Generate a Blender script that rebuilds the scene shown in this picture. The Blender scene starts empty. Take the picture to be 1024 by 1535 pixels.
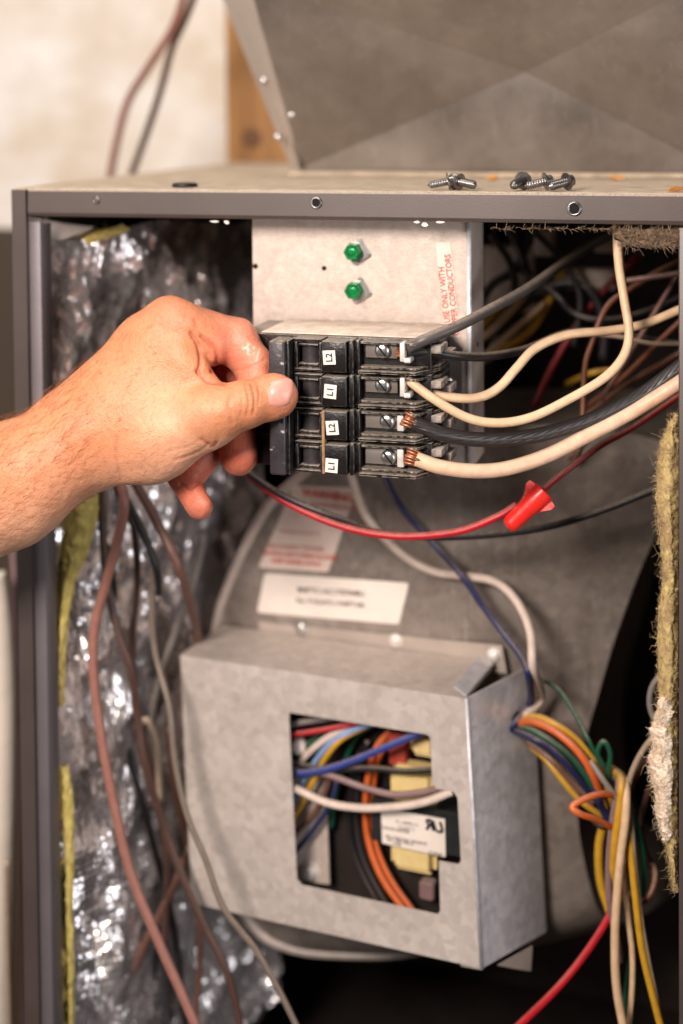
import bpy, bmesh, math, random
import numpy as np
from mathutils import Vector, Matrix, noise
from mathutils.geometry import tessellate_polygon

random.seed(7); rng = np.random.default_rng(7)
S = bpy.context.scene
COL = S.collection

# ------------------------------------------------------------------ camera
YAW, PITCH, ROLL = (math.radians(a) for a in (16.0, 2.0, -0.5))
FPX = 2132.0
PPY = 160 + math.tan(PITCH) * FPX
DIST = 1.0
Fw = np.array([-math.sin(YAW)*math.cos(PITCH), math.cos(YAW)*math.cos(PITCH), -math.sin(PITCH)])
Rt = np.cross(Fw, [0, 0, 1]); Rt /= np.linalg.norm(Rt); Up = np.cross(Rt, Fw)
Rt, Up = Rt*math.cos(ROLL) + Up*math.sin(ROLL), -Rt*math.sin(ROLL) + Up*math.cos(ROLL)
def ray(x, y): return Rt*((x-512)/FPX) + Up*((PPY-y)/FPX) + Fw
CAM = -ray(512, 767)*DIST
cd = bpy.data.cameras.new('camera'); cam = bpy.data.objects.new('camera', cd); COL.objects.link(cam)
M = Matrix.Identity(4)
for i in range(3):
    M[i][0], M[i][1], M[i][2], M[i][3] = Rt[i], Up[i], -Fw[i], CAM[i]
cam.matrix_world = M
cd.sensor_fit = 'VERTICAL'; cd.sensor_height = 36; cd.lens = FPX/1535*36
cd.shift_y = (PPY-767.5)/1535
cd.clip_start = 0.02; cd.clip_end = 50
S.camera = cam

# ------------------------------------------------------------------ world + lamps + exposure
w = bpy.data.worlds.new('World'); S.world = w; w.use_nodes = True
bg = w.node_tree.nodes['Background']; bg.inputs[0].default_value = (1.0, .84, .74, 1); bg.inputs[1].default_value = 0.025
def area(name, loc, target, size, power, col):
    l = bpy.data.lights.new(name, 'AREA'); l.shape = 'DISK'; l.size = size; l.energy = power; l.color = col
    o = bpy.data.objects.new(name, l); COL.objects.link(o); o.location = loc
    o.rotation_euler = (Vector(target)-Vector(loc)).to_track_quat('-Z', 'Y').to_euler()
    return o
area('key_lamp', (-0.22, -1.26, 0.66), (-.02, 0, -.05), 0.38, 32, (1.0, .875, .80))
area('left_softbox', (-1.3, -1.0, 0.40), (-.05, 0.05, -.05), 1.4, 7, (1.0, .94, .90))  # added unseen softbox: soft fill and broad glints on the foil
area('side_fill', (1.45, -0.95, 0.0), (0.0, 0.1, -.15), 0.9, 13, (.96, .96, 1.0))  # added fill for the box's right side and the foil
area('ceiling_lamp', (-0.1, -0.25, 1.7), (0, 0, .2), 0.6, 11, (1.0, .93, .86))
area('wall_fill', (-0.75, -0.45, 1.5), (-0.70, 0.62, 0.45), 0.45, 7, (1.0, .96, .93))  # added lamp that only brightens the wall behind
S.view_settings.view_transform = 'Standard'; S.view_settings.look = 'None'
S.view_settings.exposure = -0.08; S.view_settings.gamma = 1
cd.dof.use_dof = True; cd.dof.aperture_fstop = 2.2

# ------------------------------------------------------------------ pixel <-> place helpers
def P(x, y, d=0.0):                       # where the line of sight meets the plane Y = d
    v = ray(x, y); t = (d-CAM[1])/v[1]; return CAM + v*t
def depth(p): return float(np.dot(np.asarray(p)-CAM, Fw))
def on_plane(x, y, p0, n):
    v = ray(x, y); t = np.dot(np.asarray(p0)-CAM, n)/np.dot(v, n); return CAM + v*t
def to_px(p):
    q = np.asarray(p)-CAM; z = q@Fw
    return 512+FPX*(q@Rt)/z, PPY-FPX*(q@Up)/z
cd.dof.focus_distance = depth(P(560, 600, -0.035))

# ------------------------------------------------------------------ materials
def lin(c): return tuple(((v/255)/12.92 if v/255 <= .04045 else ((v/255+.055)/1.055)**2.4) for v in c)
MATS = {}
def mat(name, col, rough=.5, metal=0.0, var=.12, vscale=40, bump=0.0, bscale=300, col2=None, mixscale=None,
        dust=0.0, dustcol=(190, 172, 150), sheen=0, spec=None, sss=0, stretch=None, rvar=.0, coat=0, trans=0, detail=6):
    m = bpy.data.materials.new(name); m.use_nodes = True; nt = m.node_tree; N = nt.nodes; L = nt.links
    b = N['Principled BSDF']; c = lin(col)
    b.inputs['Roughness'].default_value = rough; b.inputs['Metallic'].default_value = metal
    if spec is not None: b.inputs['Specular IOR Level'].default_value = spec
    if coat: b.inputs['Coat Weight'].default_value = coat; b.inputs['Coat Roughness'].default_value = .15
    if trans: b.inputs['Transmission Weight'].default_value = trans
    tc = N.new('ShaderNodeTexCoord'); mp = N.new('ShaderNodeMapping')
    L.new(tc.outputs['Object'], mp.inputs['Vector'])
    if stretch: mp.inputs['Scale'].default_value = stretch
    n1 = N.new('ShaderNodeTexNoise'); n1.inputs['Scale'].default_value = vscale; n1.inputs['Detail'].default_value = detail
    n1.inputs['Roughness'].default_value = .62
    L.new(mp.outputs[0], n1.inputs['Vector'])
    mx = N.new('ShaderNodeMix'); mx.data_type = 'RGBA'
    cr = N.new('ShaderNodeMapRange'); cr.inputs['From Min'].default_value = .3; cr.inputs['From Max'].default_value = .7
    L.new(n1.outputs['Fac'], cr.inputs['Value']); L.new(cr.outputs[0], mx.inputs['Factor'])
    ca = tuple(max(0, v*(1-var)) for v in c); cb = tuple(min(1, v*(1+var)) for v in c)
    if col2: ca, cb = c, lin(col2)
    mx.inputs['A'].default_value = (*ca, 1); mx.inputs['B'].default_value = (*cb, 1)
    out = mx.outputs['Result']
    n2 = N.new('ShaderNodeTexNoise'); n2.inputs['Scale'].default_value = bscale; n2.inputs['Detail'].default_value = 4
    L.new(mp.outputs[0], n2.inputs['Vector'])
    if dust:                                # settled dust: on upward faces, broken up by noise
        g = N.new('ShaderNodeNewGeometry'); sp = N.new('ShaderNodeSeparateXYZ'); L.new(g.outputs['Normal'], sp.inputs[0])
        r = N.new('ShaderNodeMapRange'); r.inputs['From Min'].default_value = .35; r.inputs['From Max'].default_value = .9
        L.new(sp.outputs['Z'], r.inputs['Value'])
        r2 = N.new('ShaderNodeMapRange'); r2.inputs['From Min'].default_value = .3; r2.inputs['From Max'].default_value = .55
        r2.inputs['To Min'].default_value = .35; r2.inputs['To Max'].default_value = 1
        L.new(n2.outputs['Fac'], r2.inputs['Value'])
        mu = N.new('ShaderNodeMath'); mu.operation = 'MULTIPLY'; L.new(r.outputs[0], mu.inputs[0]); L.new(r2.outputs[0], mu.inputs[1])
        m2 = N.new('ShaderNodeMath'); m2.operation = 'MULTIPLY'; m2.inputs[1].default_value = dust; L.new(mu.outputs[0], m2.inputs[0])
        mm = N.new('ShaderNodeMix'); mm.data_type = 'RGBA'; L.new(m2.outputs[0], mm.inputs['Factor'])
        L.new(out, mm.inputs['A']); mm.inputs['B'].default_value = (*lin(dustcol), 1); out = mm.outputs['Result']
        ra = N.new('ShaderNodeMapRange'); ra.inputs['To Min'].default_value = rough; ra.inputs['To Max'].default_value = .9
        L.new(m2.outputs[0], ra.inputs['Value']); L.new(ra.outputs[0], b.inputs['Roughness'])
        if metal:
            rm = N.new('ShaderNodeMapRange'); rm.inputs['To Min'].default_value = metal; rm.inputs['To Max'].default_value = 0
            L.new(m2.outputs[0], rm.inputs['Value']); L.new(rm.outputs[0], b.inputs['Metallic'])
    elif rvar:
        ra = N.new('ShaderNodeMapRange'); ra.inputs['From Min'].default_value = .3; ra.inputs['From Max'].default_value = .7
        ra.inputs['To Min'].default_value = rough-rvar; ra.inputs['To Max'].default_value = rough+rvar
        L.new(n1.outputs['Fac'], ra.inputs['Value']); L.new(ra.outputs[0], b.inputs['Roughness'])
    L.new(out, b.inputs['Base Color'])
    if bump:
        bp = N.new('ShaderNodeBump'); bp.inputs['Strength'].default_value = min(1, bump); bp.inputs['Distance'].default_value = .001*max(1, bump)
        L.new(n2.outputs['Fac'], bp.inputs['Height']); L.new(bp.outputs[0], b.inputs['Normal'])
    MATS[name] = m; return m

mat('plaster', (240, 236, 232), .85, 0, vscale=8, bump=2.5, bscale=35, col2=(204, 186, 160))
mat('slab', (62, 49, 35), .8, vscale=10, var=.3, stretch=(1, 1, .1))
mat('wood', (164, 118, 66), .65, vscale=60, col2=(122, 82, 42), stretch=(1, 1, .06), bump=.4)
mat('knot', (92, 58, 28), .7, vscale=200, var=.4)
mat('painted_steel', (76, 66, 62), .42, .15, vscale=14, var=.14, bump=.07, bscale=900, dust=.85, dustcol=(214, 196, 176))
mat('painted_inside', (104, 97, 100), .45, .15, vscale=20, var=.1, bump=.2, bscale=500)
mat('dusty_top', (164, 147, 126), .9, vscale=60, col2=(204, 186, 162), bump=1.5, bscale=700)
mat('galvanised', (184, 171, 160), .5, .4, vscale=24, var=.14, bump=.25, bscale=160, rvar=.07)
mat('galv_box', (194, 182, 173), .5, .22, vscale=16, col2=(208, 196, 186), bump=.3, bscale=90, rvar=.1, detail=9)
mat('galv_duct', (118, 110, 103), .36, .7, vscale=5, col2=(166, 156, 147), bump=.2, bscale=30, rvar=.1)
mat('galv_plate', (204, 188, 176), .48, .22, vscale=130, var=.1, bump=.3, bscale=900, rvar=.08)
mat('galv_lit', (216, 214, 216), .42, .3, vscale=60, var=.08, bump=.2, bscale=300, rvar=.1)  # lighter, cooler box metal: the side's lit look put into the colour
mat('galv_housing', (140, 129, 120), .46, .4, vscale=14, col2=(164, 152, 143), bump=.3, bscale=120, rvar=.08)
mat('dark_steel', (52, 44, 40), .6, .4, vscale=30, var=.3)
mat('grey_metal', (120, 112, 106), .5, .3, vscale=12, var=.3)
mat('zinc', (200, 198, 196), .28, .95, vscale=200, var=.1, bump=.15)
mat('dark_zinc', (136, 132, 130), .28, .9, vscale=300, var=.25)
mat('white_lug', (226, 220, 212), .4, .35, vscale=120, var=.1, bump=.3)
mat('copper', (176, 112, 80), .4, .7, vscale=400, var=.25)
mat('green_screw', (20, 140, 74), .28, .6, vscale=90, var=.3, bump=.1, bscale=300, coat=.3)
mat('bakelite', (25, 22, 22), .3, 0, vscale=70, var=.5, bump=.25, bscale=500, dust=.5, dustcol=(206, 190, 172))
def wear(m, lo=.515, hi=.56, thr=.66):
    N = m.node_tree.nodes; L = m.node_tree.links; b = N['Principled BSDF']; src = b.inputs['Base Color'].links[0].from_socket
    bv = N.new('ShaderNodeBevel'); bv.samples = 4; bv.inputs['Radius'].default_value = .0007; g = N.new('ShaderNodeNewGeometry')
    dt = N.new('ShaderNodeVectorMath'); dt.operation = 'DOT_PRODUCT'; L.new(bv.outputs[0], dt.inputs[0]); L.new(g.outputs['Normal'], dt.inputs[1])
    a = N.new('ShaderNodeMapRange'); a.inputs['From Min'].default_value = .995; a.inputs['From Max'].default_value = .9; L.new(dt.outputs['Value'], a.inputs['Value'])
    tc = N.new('ShaderNodeTexCoord'); n = N.new('ShaderNodeTexNoise'); n.inputs['Scale'].default_value = 260; n.inputs['Detail'].default_value = 5; L.new(tc.outputs['Object'], n.inputs['Vector'])
    k = N.new('ShaderNodeMapRange'); k.inputs['From Min'].default_value = .42; k.inputs['From Max'].default_value = .6; L.new(n.outputs['Fac'], k.inputs['Value'])
    e = N.new('ShaderNodeMath'); e.operation = 'MULTIPLY'; L.new(a.outputs[0], e.inputs[0]); L.new(k.outputs[0], e.inputs[1])
    n2 = N.new('ShaderNodeTexNoise'); n2.inputs['Scale'].default_value = 110; n2.inputs['Detail'].default_value = 7; L.new(tc.outputs['Object'], n2.inputs['Vector'])
    k2 = N.new('ShaderNodeMapRange'); k2.inputs['From Min'].default_value = thr; k2.inputs['From Max'].default_value = thr+.05; k2.inputs['To Max'].default_value = .8; L.new(n2.outputs['Fac'], k2.inputs['Value'])
    mx = N.new('ShaderNodeMath'); mx.operation = 'MAXIMUM'; L.new(e.outputs[0], mx.inputs[0]); L.new(k2.outputs[0], mx.inputs[1])
    m2 = N.new('ShaderNodeMix'); m2.data_type = 'RGBA'; L.new(mx.outputs[0], m2.inputs['Factor']); L.new(src, m2.inputs['A']); m2.inputs['B'].default_value = (*lin((206, 192, 176)), 1)
    L.new(m2.outputs['Result'], b.inputs['Base Color'])
def tide(m, sc=14, amt=.35, spec_=True):
    N = m.node_tree.nodes; L = m.node_tree.links; b = N['Principled BSDF']; src = b.inputs['Base Color'].links[0].from_socket
    tc = N.new('ShaderNodeTexCoord'); n = N.new('ShaderNodeTexNoise'); n.inputs['Scale'].default_value = sc; n.inputs['Detail'].default_value = 3; n.inputs['Distortion'].default_value = .6; L.new(tc.outputs['Object'], n.inputs['Vector'])
    r = N.new('ShaderNodeValToRGB'); e = r.color_ramp.elements; e[0].position = .40; e[0].color = (.0, .0, .0, 1); e[1].position = .62; e[1].color = (.25, .25, .25, 1)
    q = e.new(.52); q.color = (1, 1, 1, 1); q = e.new(.50); q.color = (.1, .1, .1, 1)
    L.new(n.outputs['Fac'], r.inputs[0])
    f = N.new('ShaderNodeTexNoise'); f.inputs['Scale'].default_value = 190; f.inputs['Detail'].default_value = 8; L.new(tc.outputs['Object'], f.inputs['Vector'])
    k = N.new('ShaderNodeMapRange'); k.inputs['From Min'].default_value = .67; k.inputs['From Max'].default_value = .74; L.new(f.outputs['Fac'], k.inputs['Value'])
    m1 = N.new('ShaderNodeMath'); m1.operation = 'MULTIPLY'; m1.inputs[1].default_value = amt; L.new(r.outputs[0], m1.inputs[0])
    m2 = N.new('ShaderNodeMix'); m2.data_type = 'RGBA'; L.new(m1.outputs[0], m2.inputs['Factor']); L.new(src, m2.inputs['A']); m2.inputs['B'].default_value = (*lin((118, 104, 94)), 1)
    m4 = N.new('ShaderNodeMath'); m4.operation = 'MULTIPLY'; m4.inputs[1].default_value = .5; L.new(k.outputs[0], m4.inputs[0])
    m3 = N.new('ShaderNodeMix'); m3.data_type = 'RGBA'; L.new(m4.outputs[0], m3.inputs['Factor']); L.new(m2.outputs['Result'], m3.inputs['A']); m3.inputs['B'].default_value = (*lin((226, 214, 202)), 1)
    L.new(m3.outputs['Result'], b.inputs['Base Color'])
def spangle(m, sc=190, amt=.16, scr=.5):
    N = m.node_tree.nodes; L = m.node_tree.links; b = N['Principled BSDF']; src = b.inputs['Base Color'].links[0].from_socket
    tc = N.new('ShaderNodeTexCoord'); v = N.new('ShaderNodeTexVoronoi'); v.inputs['Scale'].default_value = sc; L.new(tc.outputs['Object'], v.inputs['Vector'])
    mp = N.new('ShaderNodeMapping'); mp.inputs['Scale'].default_value = (260, 260, 9); mp.inputs['Rotation'].default_value = (.1, .35, 0); L.new(tc.outputs['Object'], mp.inputs['Vector'])
    st = N.new('ShaderNodeTexNoise'); st.inputs['Scale'].default_value = 1; st.inputs['Detail'].default_value = 4; L.new(mp.outputs[0], st.inputs['Vector'])
    k = N.new('ShaderNodeMapRange'); k.inputs['From Min'].default_value = .62; k.inputs['From Max'].default_value = .72; k.inputs['To Max'].default_value = scr; L.new(st.outputs['Fac'], k.inputs['Value'])
    r = N.new('ShaderNodeMapRange'); r.inputs['To Min'].default_value = 1-amt; r.inputs['To Max'].default_value = 1+amt
    sx = N.new('ShaderNodeSeparateXYZ'); L.new(v.outputs['Color'], sx.inputs[0]); L.new(sx.outputs['X'], r.inputs['Value'])
    sc2 = N.new('ShaderNodeVectorMath'); sc2.operation = 'SCALE'; L.new(src, sc2.inputs[0]); L.new(r.outputs[0], sc2.inputs['Scale'])
    mx = N.new('ShaderNodeMix'); mx.data_type = 'RGBA'; L.new(k.outputs[0], mx.inputs['Factor']); L.new(sc2.outputs[0], mx.inputs['A']); mx.inputs['B'].default_value = (*lin((214, 206, 198)), 1)
    L.new(mx.outputs['Result'], b.inputs['Base Color'])
    b.inputs['Anisotropic'].default_value = .4
tide(MATS['galv_box'], 13, .13); tide(MATS['galv_housing'], 9, .3); tide(MATS['galv_plate'], 20, .12); tide(MATS['galv_lit'], 26, .15)
spangle(MATS['galv_box'], 170, .10, .3); spangle(MATS['galv_housing'], 150, .13, .25); spangle(MATS['galv_plate'], 260, .06, .2); spangle(MATS['galv_lit'], 170, .12, .4); spangle(MATS['galv_duct'], 110, .05, .12)
wear(MATS['bakelite'])
mat('dusty_bakelite', (56, 50, 48), .6, vscale=140, col2=(186, 172, 158), bump=.3, bscale=500, dust=.8, dustcol=(222, 208, 192))
mat('dusty_cover', (232, 216, 200), .9, vscale=70, col2=(190, 172, 154), bump=.8, bscale=500)
mat('handle_black', (40, 37, 40), .38, 0, vscale=50, col2=(66, 60, 62), bump=.3, bscale=300, dust=.5); wear(MATS['handle_black'], thr=.64)
mat('label_white', (232, 220, 208), .6, vscale=80, var=.04)
mat('label_pink', (228, 206, 192), .6, vscale=80, var=.05)
mat('ink_black', (24, 20, 20), .7)
mat('ink_grey', (88, 76, 72), .7)
mat('ink_red', (206, 66, 52), .7)
mat('ink_pale_red', (190, 96, 88), .7)
mat('rubber', (18, 17, 18), .5)
mat('hole', (6, 5, 5), .9)
mat('yellow_fibre', (214, 198, 118), .95, vscale=160, col2=(180, 158, 84), bump=1.2, bscale=500, detail=8)
mat('batt_fibre', (212, 190, 124), .95, vscale=60, col2=(138, 108, 76), bump=1.0, bscale=420, detail=10)
mat('batt_fuzz', (206, 182, 134), .95, vscale=120, col2=(170, 142, 100))
mat('grey_fibre', (150, 126, 100), .95, vscale=180, col2=(96, 76, 58), bump=1.4, bscale=500, detail=8)
mat('lit_white_fibre', (250, 234, 214), .95, vscale=140, col2=(214, 188, 158), bump=1.4, bscale=400, detail=8)  # white fibre, whitened further to stand for a lit zone of the batt
mat('black_paper', (40, 34, 32), .6, 0, vscale=40, var=.5, bump=.8, bscale=120)
mat('coil_yellow', (228, 202, 138), .45, vscale=60, var=.12, coat=.2, bump=.2)
mat('coil_red', (170, 66, 52), .5)
mat('core_black', (44, 46, 46), .45, .3, vscale=80, var=.3)
mat('nut_red', (226, 40, 30), .38, vscale=60, var=.08, coat=.2, bump=.3, bscale=200)
mat('chip', (178, 124, 66), .8, var=.3, vscale=300)
mat('white_wrap', (222, 210, 196), .8, vscale=20, var=.06, bump=.8, bscale=60)
WC = {'black': (30, 27, 28), 'dusty_black': (74, 68, 66), 'cream': (218, 184, 146), 'thick_cream': (220, 182, 152), 'red': (182, 26, 38), 'dark_red': (128, 24, 26),
      'white': (214, 194, 180), 'navy': (34, 38, 78), 'blue': (46, 62, 134), 'sky': (128, 156, 204), 'green': (22, 78, 56), 'yellow': (198, 150, 40), 'orange': (208, 98, 42),
      'mauve': (132, 104, 104), 'brown': (106, 74, 64), 'pink_brown': (152, 104, 92), 'tan': (158, 138, 118), 'rust': (104, 58, 36), 'grey': (126, 118, 112), 'taupe': (116, 102, 90), 'dark_brown': (82, 58, 50)}
for k, c in WC.items():
    mat('wire_'+k, c, .42, vscale=120, var=.14, bump=.12, bscale=400, dust=.35, dustcol=(200, 180, 158))

def foil_mat(name, scrim):
    m = bpy.data.materials.new(name); m.use_nodes = True; N = m.node_tree.nodes; L = m.node_tree.links; b = N['Principled BSDF']
    b.inputs['Metallic'].default_value = .84; b.inputs['Roughness'].default_value = .27
    b.inputs['Base Color'].default_value = (*lin((236, 230, 230)), 1)
    tc = N.new('ShaderNodeTexCoord')
    n = N.new('ShaderNodeTexNoise'); n.inputs['Scale'].default_value = 90; n.inputs['Detail'].default_value = 6
    L.new(tc.outputs['Object'], n.inputs['Vector'])
    dn = N.new('ShaderNodeTexNoise'); dn.inputs['Scale'].default_value = 22; dn.inputs['Detail'].default_value = 3; L.new(tc.outputs['Object'], dn.inputs['Vector'])
    ds = N.new('ShaderNodeVectorMath'); ds.operation = 'SCALE'; ds.inputs['Scale'].default_value = .05; L.new(dn.outputs['Color'], ds.inputs[0])
    fm_ = N.new('ShaderNodeMapping'); fm_.inputs['Rotation'].default_value = (.6, 0, 0); fm_.inputs['Scale'].default_value = (1, 1.25, .62); L.new(tc.outputs['Object'], fm_.inputs['Vector'])
    dv = N.new('ShaderNodeVectorMath'); dv.operation = 'ADD'; L.new(fm_.outputs[0], dv.inputs[0]); L.new(ds.outputs[0], dv.inputs[1])
    ge = N.new('ShaderNodeNewGeometry'); nrm = ge.outputs['Normal']
    for sc_, am in ((20, .85), (52, .6), (130, .3)):     # flat crumple facets, each with its own tilt
        vo = N.new('ShaderNodeTexVoronoi'); vo.inputs['Scale'].default_value = sc_; L.new(dv.outputs[0], vo.inputs['Vector'])
        sb = N.new('ShaderNodeVectorMath'); sb.operation = 'SUBTRACT'; sb.inputs[1].default_value = (.5, .5, .5); L.new(vo.outputs['Color'], sb.inputs[0])
        su = N.new('ShaderNodeVectorMath'); su.operation = 'SCALE'; su.inputs['Scale'].default_value = am; L.new(sb.outputs[0], su.inputs[0])
        sa = N.new('ShaderNodeVectorMath'); sa.operation = 'ADD'; L.new(nrm, sa.inputs[0]); L.new(su.outputs[0], sa.inputs[1]); nrm = sa.outputs[0]
    nz = N.new('ShaderNodeVectorMath'); nz.operation = 'NORMALIZE'; L.new(nrm, nz.inputs[0])
    ad = N.new('ShaderNodeMath'); ad.operation = 'MULTIPLY'; ad.inputs[1].default_value = .6; L.new(n.outputs['Fac'], ad.inputs[0])
    h = ad.outputs[0]
    if scrim:
        for ax in ('Y', 'Z'):
            wv = N.new('ShaderNodeTexWave'); wv.bands_direction = ax; wv.inputs['Scale'].default_value = 52; wv.inputs['Distortion'].default_value = 1.5
            wv.inputs['Detail Scale'].default_value = .4
            L.new(tc.outputs['Object'], wv.inputs['Vector'])
            a2 = N.new('ShaderNodeMath'); a2.operation = 'MULTIPLY_ADD'; a2.inputs[1].default_value = .35
            L.new(wv.outputs['Fac'], a2.inputs[0]); L.new(h, a2.inputs[2]); h = a2.outputs[0]
    bp = N.new('ShaderNodeBump'); bp.inputs['Strength'].default_value = .4 if scrim else .25; bp.inputs['Distance'].default_value = .002
    L.new(h, bp.inputs['Height']); L.new(nz.outputs[0], bp.inputs['Normal']); L.new(bp.outputs[0], b.inputs['Normal'])
    MATS[name] = m
foil_mat('foil', False); foil_mat('foil_scrim', True)

def stranded_mat():
    m = mat('wire_stranded', (44, 40, 40), .35, vscale=200, var=.2)
    N = m.node_tree.nodes; L = m.node_tree.links; b = N['Principled BSDF']
    uv = N.new('ShaderNodeUVMap'); uv.uv_map = 'UVMap'
    wv = N.new('ShaderNodeTexWave'); wv.bands_direction = 'DIAGONAL'; wv.inputs['Scale'].default_value = 1.0
    mp = N.new('ShaderNodeMapping'); mp.inputs['Scale'].default_value = (10, 2.2, 1)
    L.new(uv.outputs[0], mp.inputs['Vector']); L.new(mp.outputs[0], wv.inputs['Vector'])
    bp = N.new('ShaderNodeBump'); bp.inputs['Strength'].default_value = .35; bp.inputs['Distance'].default_value = .001
    L.new(wv.outputs['Fac'], bp.inputs['Height']); L.new(bp.outputs[0], b.inputs['Normal'])
stranded_mat()

def skin_mat():
    m = bpy.data.materials.new('skin'); m.use_nodes = True; N = m.node_tree.nodes; L = m.node_tree.links; b = N['Principled BSDF']
    at = N.new('ShaderNodeVertexColor'); at.layer_name = 'tint'
    tc = N.new('ShaderNodeTexCoord')
    n1 = N.new('ShaderNodeTexNoise'); n1.inputs['Scale'].default_value = 60; n1.inputs['Detail'].default_value = 7; n1.inputs['Roughness'].default_value = .65
    L.new(tc.outputs['Object'], n1.inputs['Vector'])
    mr = N.new('ShaderNodeMapRange'); mr.inputs['From Min'].default_value = .3; mr.inputs['From Max'].default_value = .7
    mr.inputs['To Min'].default_value = .86; mr.inputs['To Max'].default_value = 1.1
    L.new(n1.outputs['Fac'], mr.inputs['Value'])
    n3 = N.new('ShaderNodeTexNoise'); n3.inputs['Scale'].default_value = 420; n3.inputs['Detail'].default_value = 2      # freckled pores
    L.new(tc.outputs['Object'], n3.inputs['Vector'])
    m3 = N.new('ShaderNodeMapRange'); m3.inputs['From Min'].default_value = .52; m3.inputs['From Max'].default_value = .72; m3.inputs['To Max'].default_value = .4
    L.new(n3.outputs['Fac'], m3.inputs['Value'])
    mu = N.new('ShaderNodeVectorMath'); mu.operation = 'SCALE'; L.new(at.outputs['Color'], mu.inputs[0]); L.new(mr.outputs[0], mu.inputs['Scale'])
    mx = N.new('ShaderNodeMix'); mx.data_type = 'RGBA'; mx.blend_type = 'MULTIPLY'; L.new(m3.outputs[0], mx.inputs['Factor'])
    L.new(mu.outputs[0], mx.inputs['A']); mx.inputs['B'].default_value = (.92, .62, .5, 1)
    L.new(mx.outputs['Result'], b.inputs['Base Color'])
    b.inputs['Roughness'].default_value = .46; b.inputs['Specular IOR Level'].default_value = .42
    b.inputs['Subsurface Weight'].default_value = .22; b.inputs['Subsurface Radius'].default_value = (1.0, .35, .18); b.inputs['Subsurface Scale'].default_value = .004
    v = N.new('ShaderNodeTexVoronoi'); v.inputs['Scale'].default_value = 900; L.new(tc.outputs['Object'], v.inputs['Vector'])
    n2 = N.new('ShaderNodeTexNoise'); n2.inputs['Scale'].default_value = 260; n2.inputs['Detail'].default_value = 6; L.new(tc.outputs['Object'], n2.inputs['Vector'])
    ad = N.new('ShaderNodeMath'); ad.operation = 'MULTIPLY_ADD'; ad.inputs[1].default_value = .45; L.new(v.outputs['Distance'], ad.inputs[0]); L.new(n2.outputs['Fac'], ad.inputs[2])
    bp = N.new('ShaderNodeBump'); bp.inputs['Strength'].default_value = .55; bp.inputs['Distance'].default_value = .0009
    L.new(ad.outputs[0], bp.inputs['Height']); L.new(bp.outputs[0], b.inputs['Normal'])
    MATS['skin'] = m
skin_mat()
mat('nail', (222, 146, 130), .36, vscale=120, col2=(230, 164, 146), coat=.15)
mat('hair', (150, 92, 52), .5, var=.3)

# ------------------------------------------------------------------ object helpers
WORLD = {}
def thing(name, base, label, cat, group=None):
    o = bpy.data.objects.new(name, None); COL.objects.link(o); o.empty_display_size = .01
    o.location = base; WORLD[o] = np.array(base, float)
    return tag(o, label, cat, group)
def tag(o, label, cat, group=None):
    o['label'] = label; o['category'] = cat
    if group: o['group'] = group
    return o
def obj(name, verts, faces, m, parent=None, smooth=False, kind=None, uv=None, label=None):
    verts = np.asarray([tuple(v) for v in verts] if not isinstance(verts, np.ndarray) else verts, float)
    lo, hi = verts.min(0), verts.max(0); base = np.array([(lo[0]+hi[0])/2, (lo[1]+hi[1])/2, lo[2]])
    me = bpy.data.meshes.new(name); me.from_pydata((verts-base).tolist(), [], [list(map(int, f)) for f in faces]); me.update()
    if smooth: me.polygons.foreach_set('use_smooth', [True]*len(me.polygons))
    ms = m if isinstance(m, (list, tuple)) else [m]
    for k in ms: me.materials.append(MATS[k] if isinstance(k, str) else k)
    o = bpy.data.objects.new(name, me); COL.objects.link(o)
    WORLD[o] = base
    if parent is not None: o.parent = parent; o.location = base - WORLD[parent]
    else: o.location = base
    if kind: o['kind'] = kind
    if label: o['label'] = label
    if uv is not None:
        u = me.uv_layers.new(name='UVMap'); idx = np.zeros(len(me.loops), int); me.loops.foreach_get('vertex_index', idx)
        u.data.foreach_set('uv', np.asarray(uv)[idx].ravel())
    return o
def autosmooth(o, ang=35):
    me = o.data; me.polygons.foreach_set('use_smooth', [True]*len(me.polygons))
    bm = bmesh.new(); bm.from_mesh(me)
    for e in bm.edges:
        if len(e.link_faces) == 2 and e.calc_face_angle(0) > math.radians(ang): e.smooth = False
    bm.to_mesh(me); bm.free(); return o
class MB:
    def __init__(s, yo=0.0): s.v = []; s.f = []; s.yo = yo
    def add(s, v, f):
        n = len(s.v); s.v += [tuple(map(float, p)) for p in v]; s.f += [[i+n for i in q] for q in f]; return s
    def box(s, x0, x1, y0, y1, z0, z1):
        v = [(x, y+s.yo, z) for z in (z0, z1) for y in (y0, y1) for x in (x0, x1)]
        return s.add(v, [(0, 2, 3, 1), (4, 5, 7, 6), (0, 1, 5, 4), (2, 6, 7, 3), (0, 4, 6, 2), (1, 3, 7, 5)])
    def obj(s, name, m, parent=None, bevel=0, **k):
        o = obj(name, s.v, s.f, m, parent, **k)
        if bevel:
            bm = bmesh.new(); bm.from_mesh(o.data)
            bmesh.ops.recalc_face_normals(bm, faces=bm.faces)
            bmesh.ops.bevel(bm, geom=list(bm.edges), offset=bevel, segments=2, profile=.5, affect='EDGES', clamp_overlap=True)
            bm.to_mesh(o.data); bm.free(); autosmooth(o, 50)
        return o
def frame(d):
    d = np.asarray(d, float); d = d/np.linalg.norm(d)
    a = np.array([0, 0, 1.]) if abs(d[2]) < .9 else np.array([1., 0, 0])
    u = np.cross(d, a); u /= np.linalg.norm(u); return d, u, np.cross(d, u)
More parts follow.
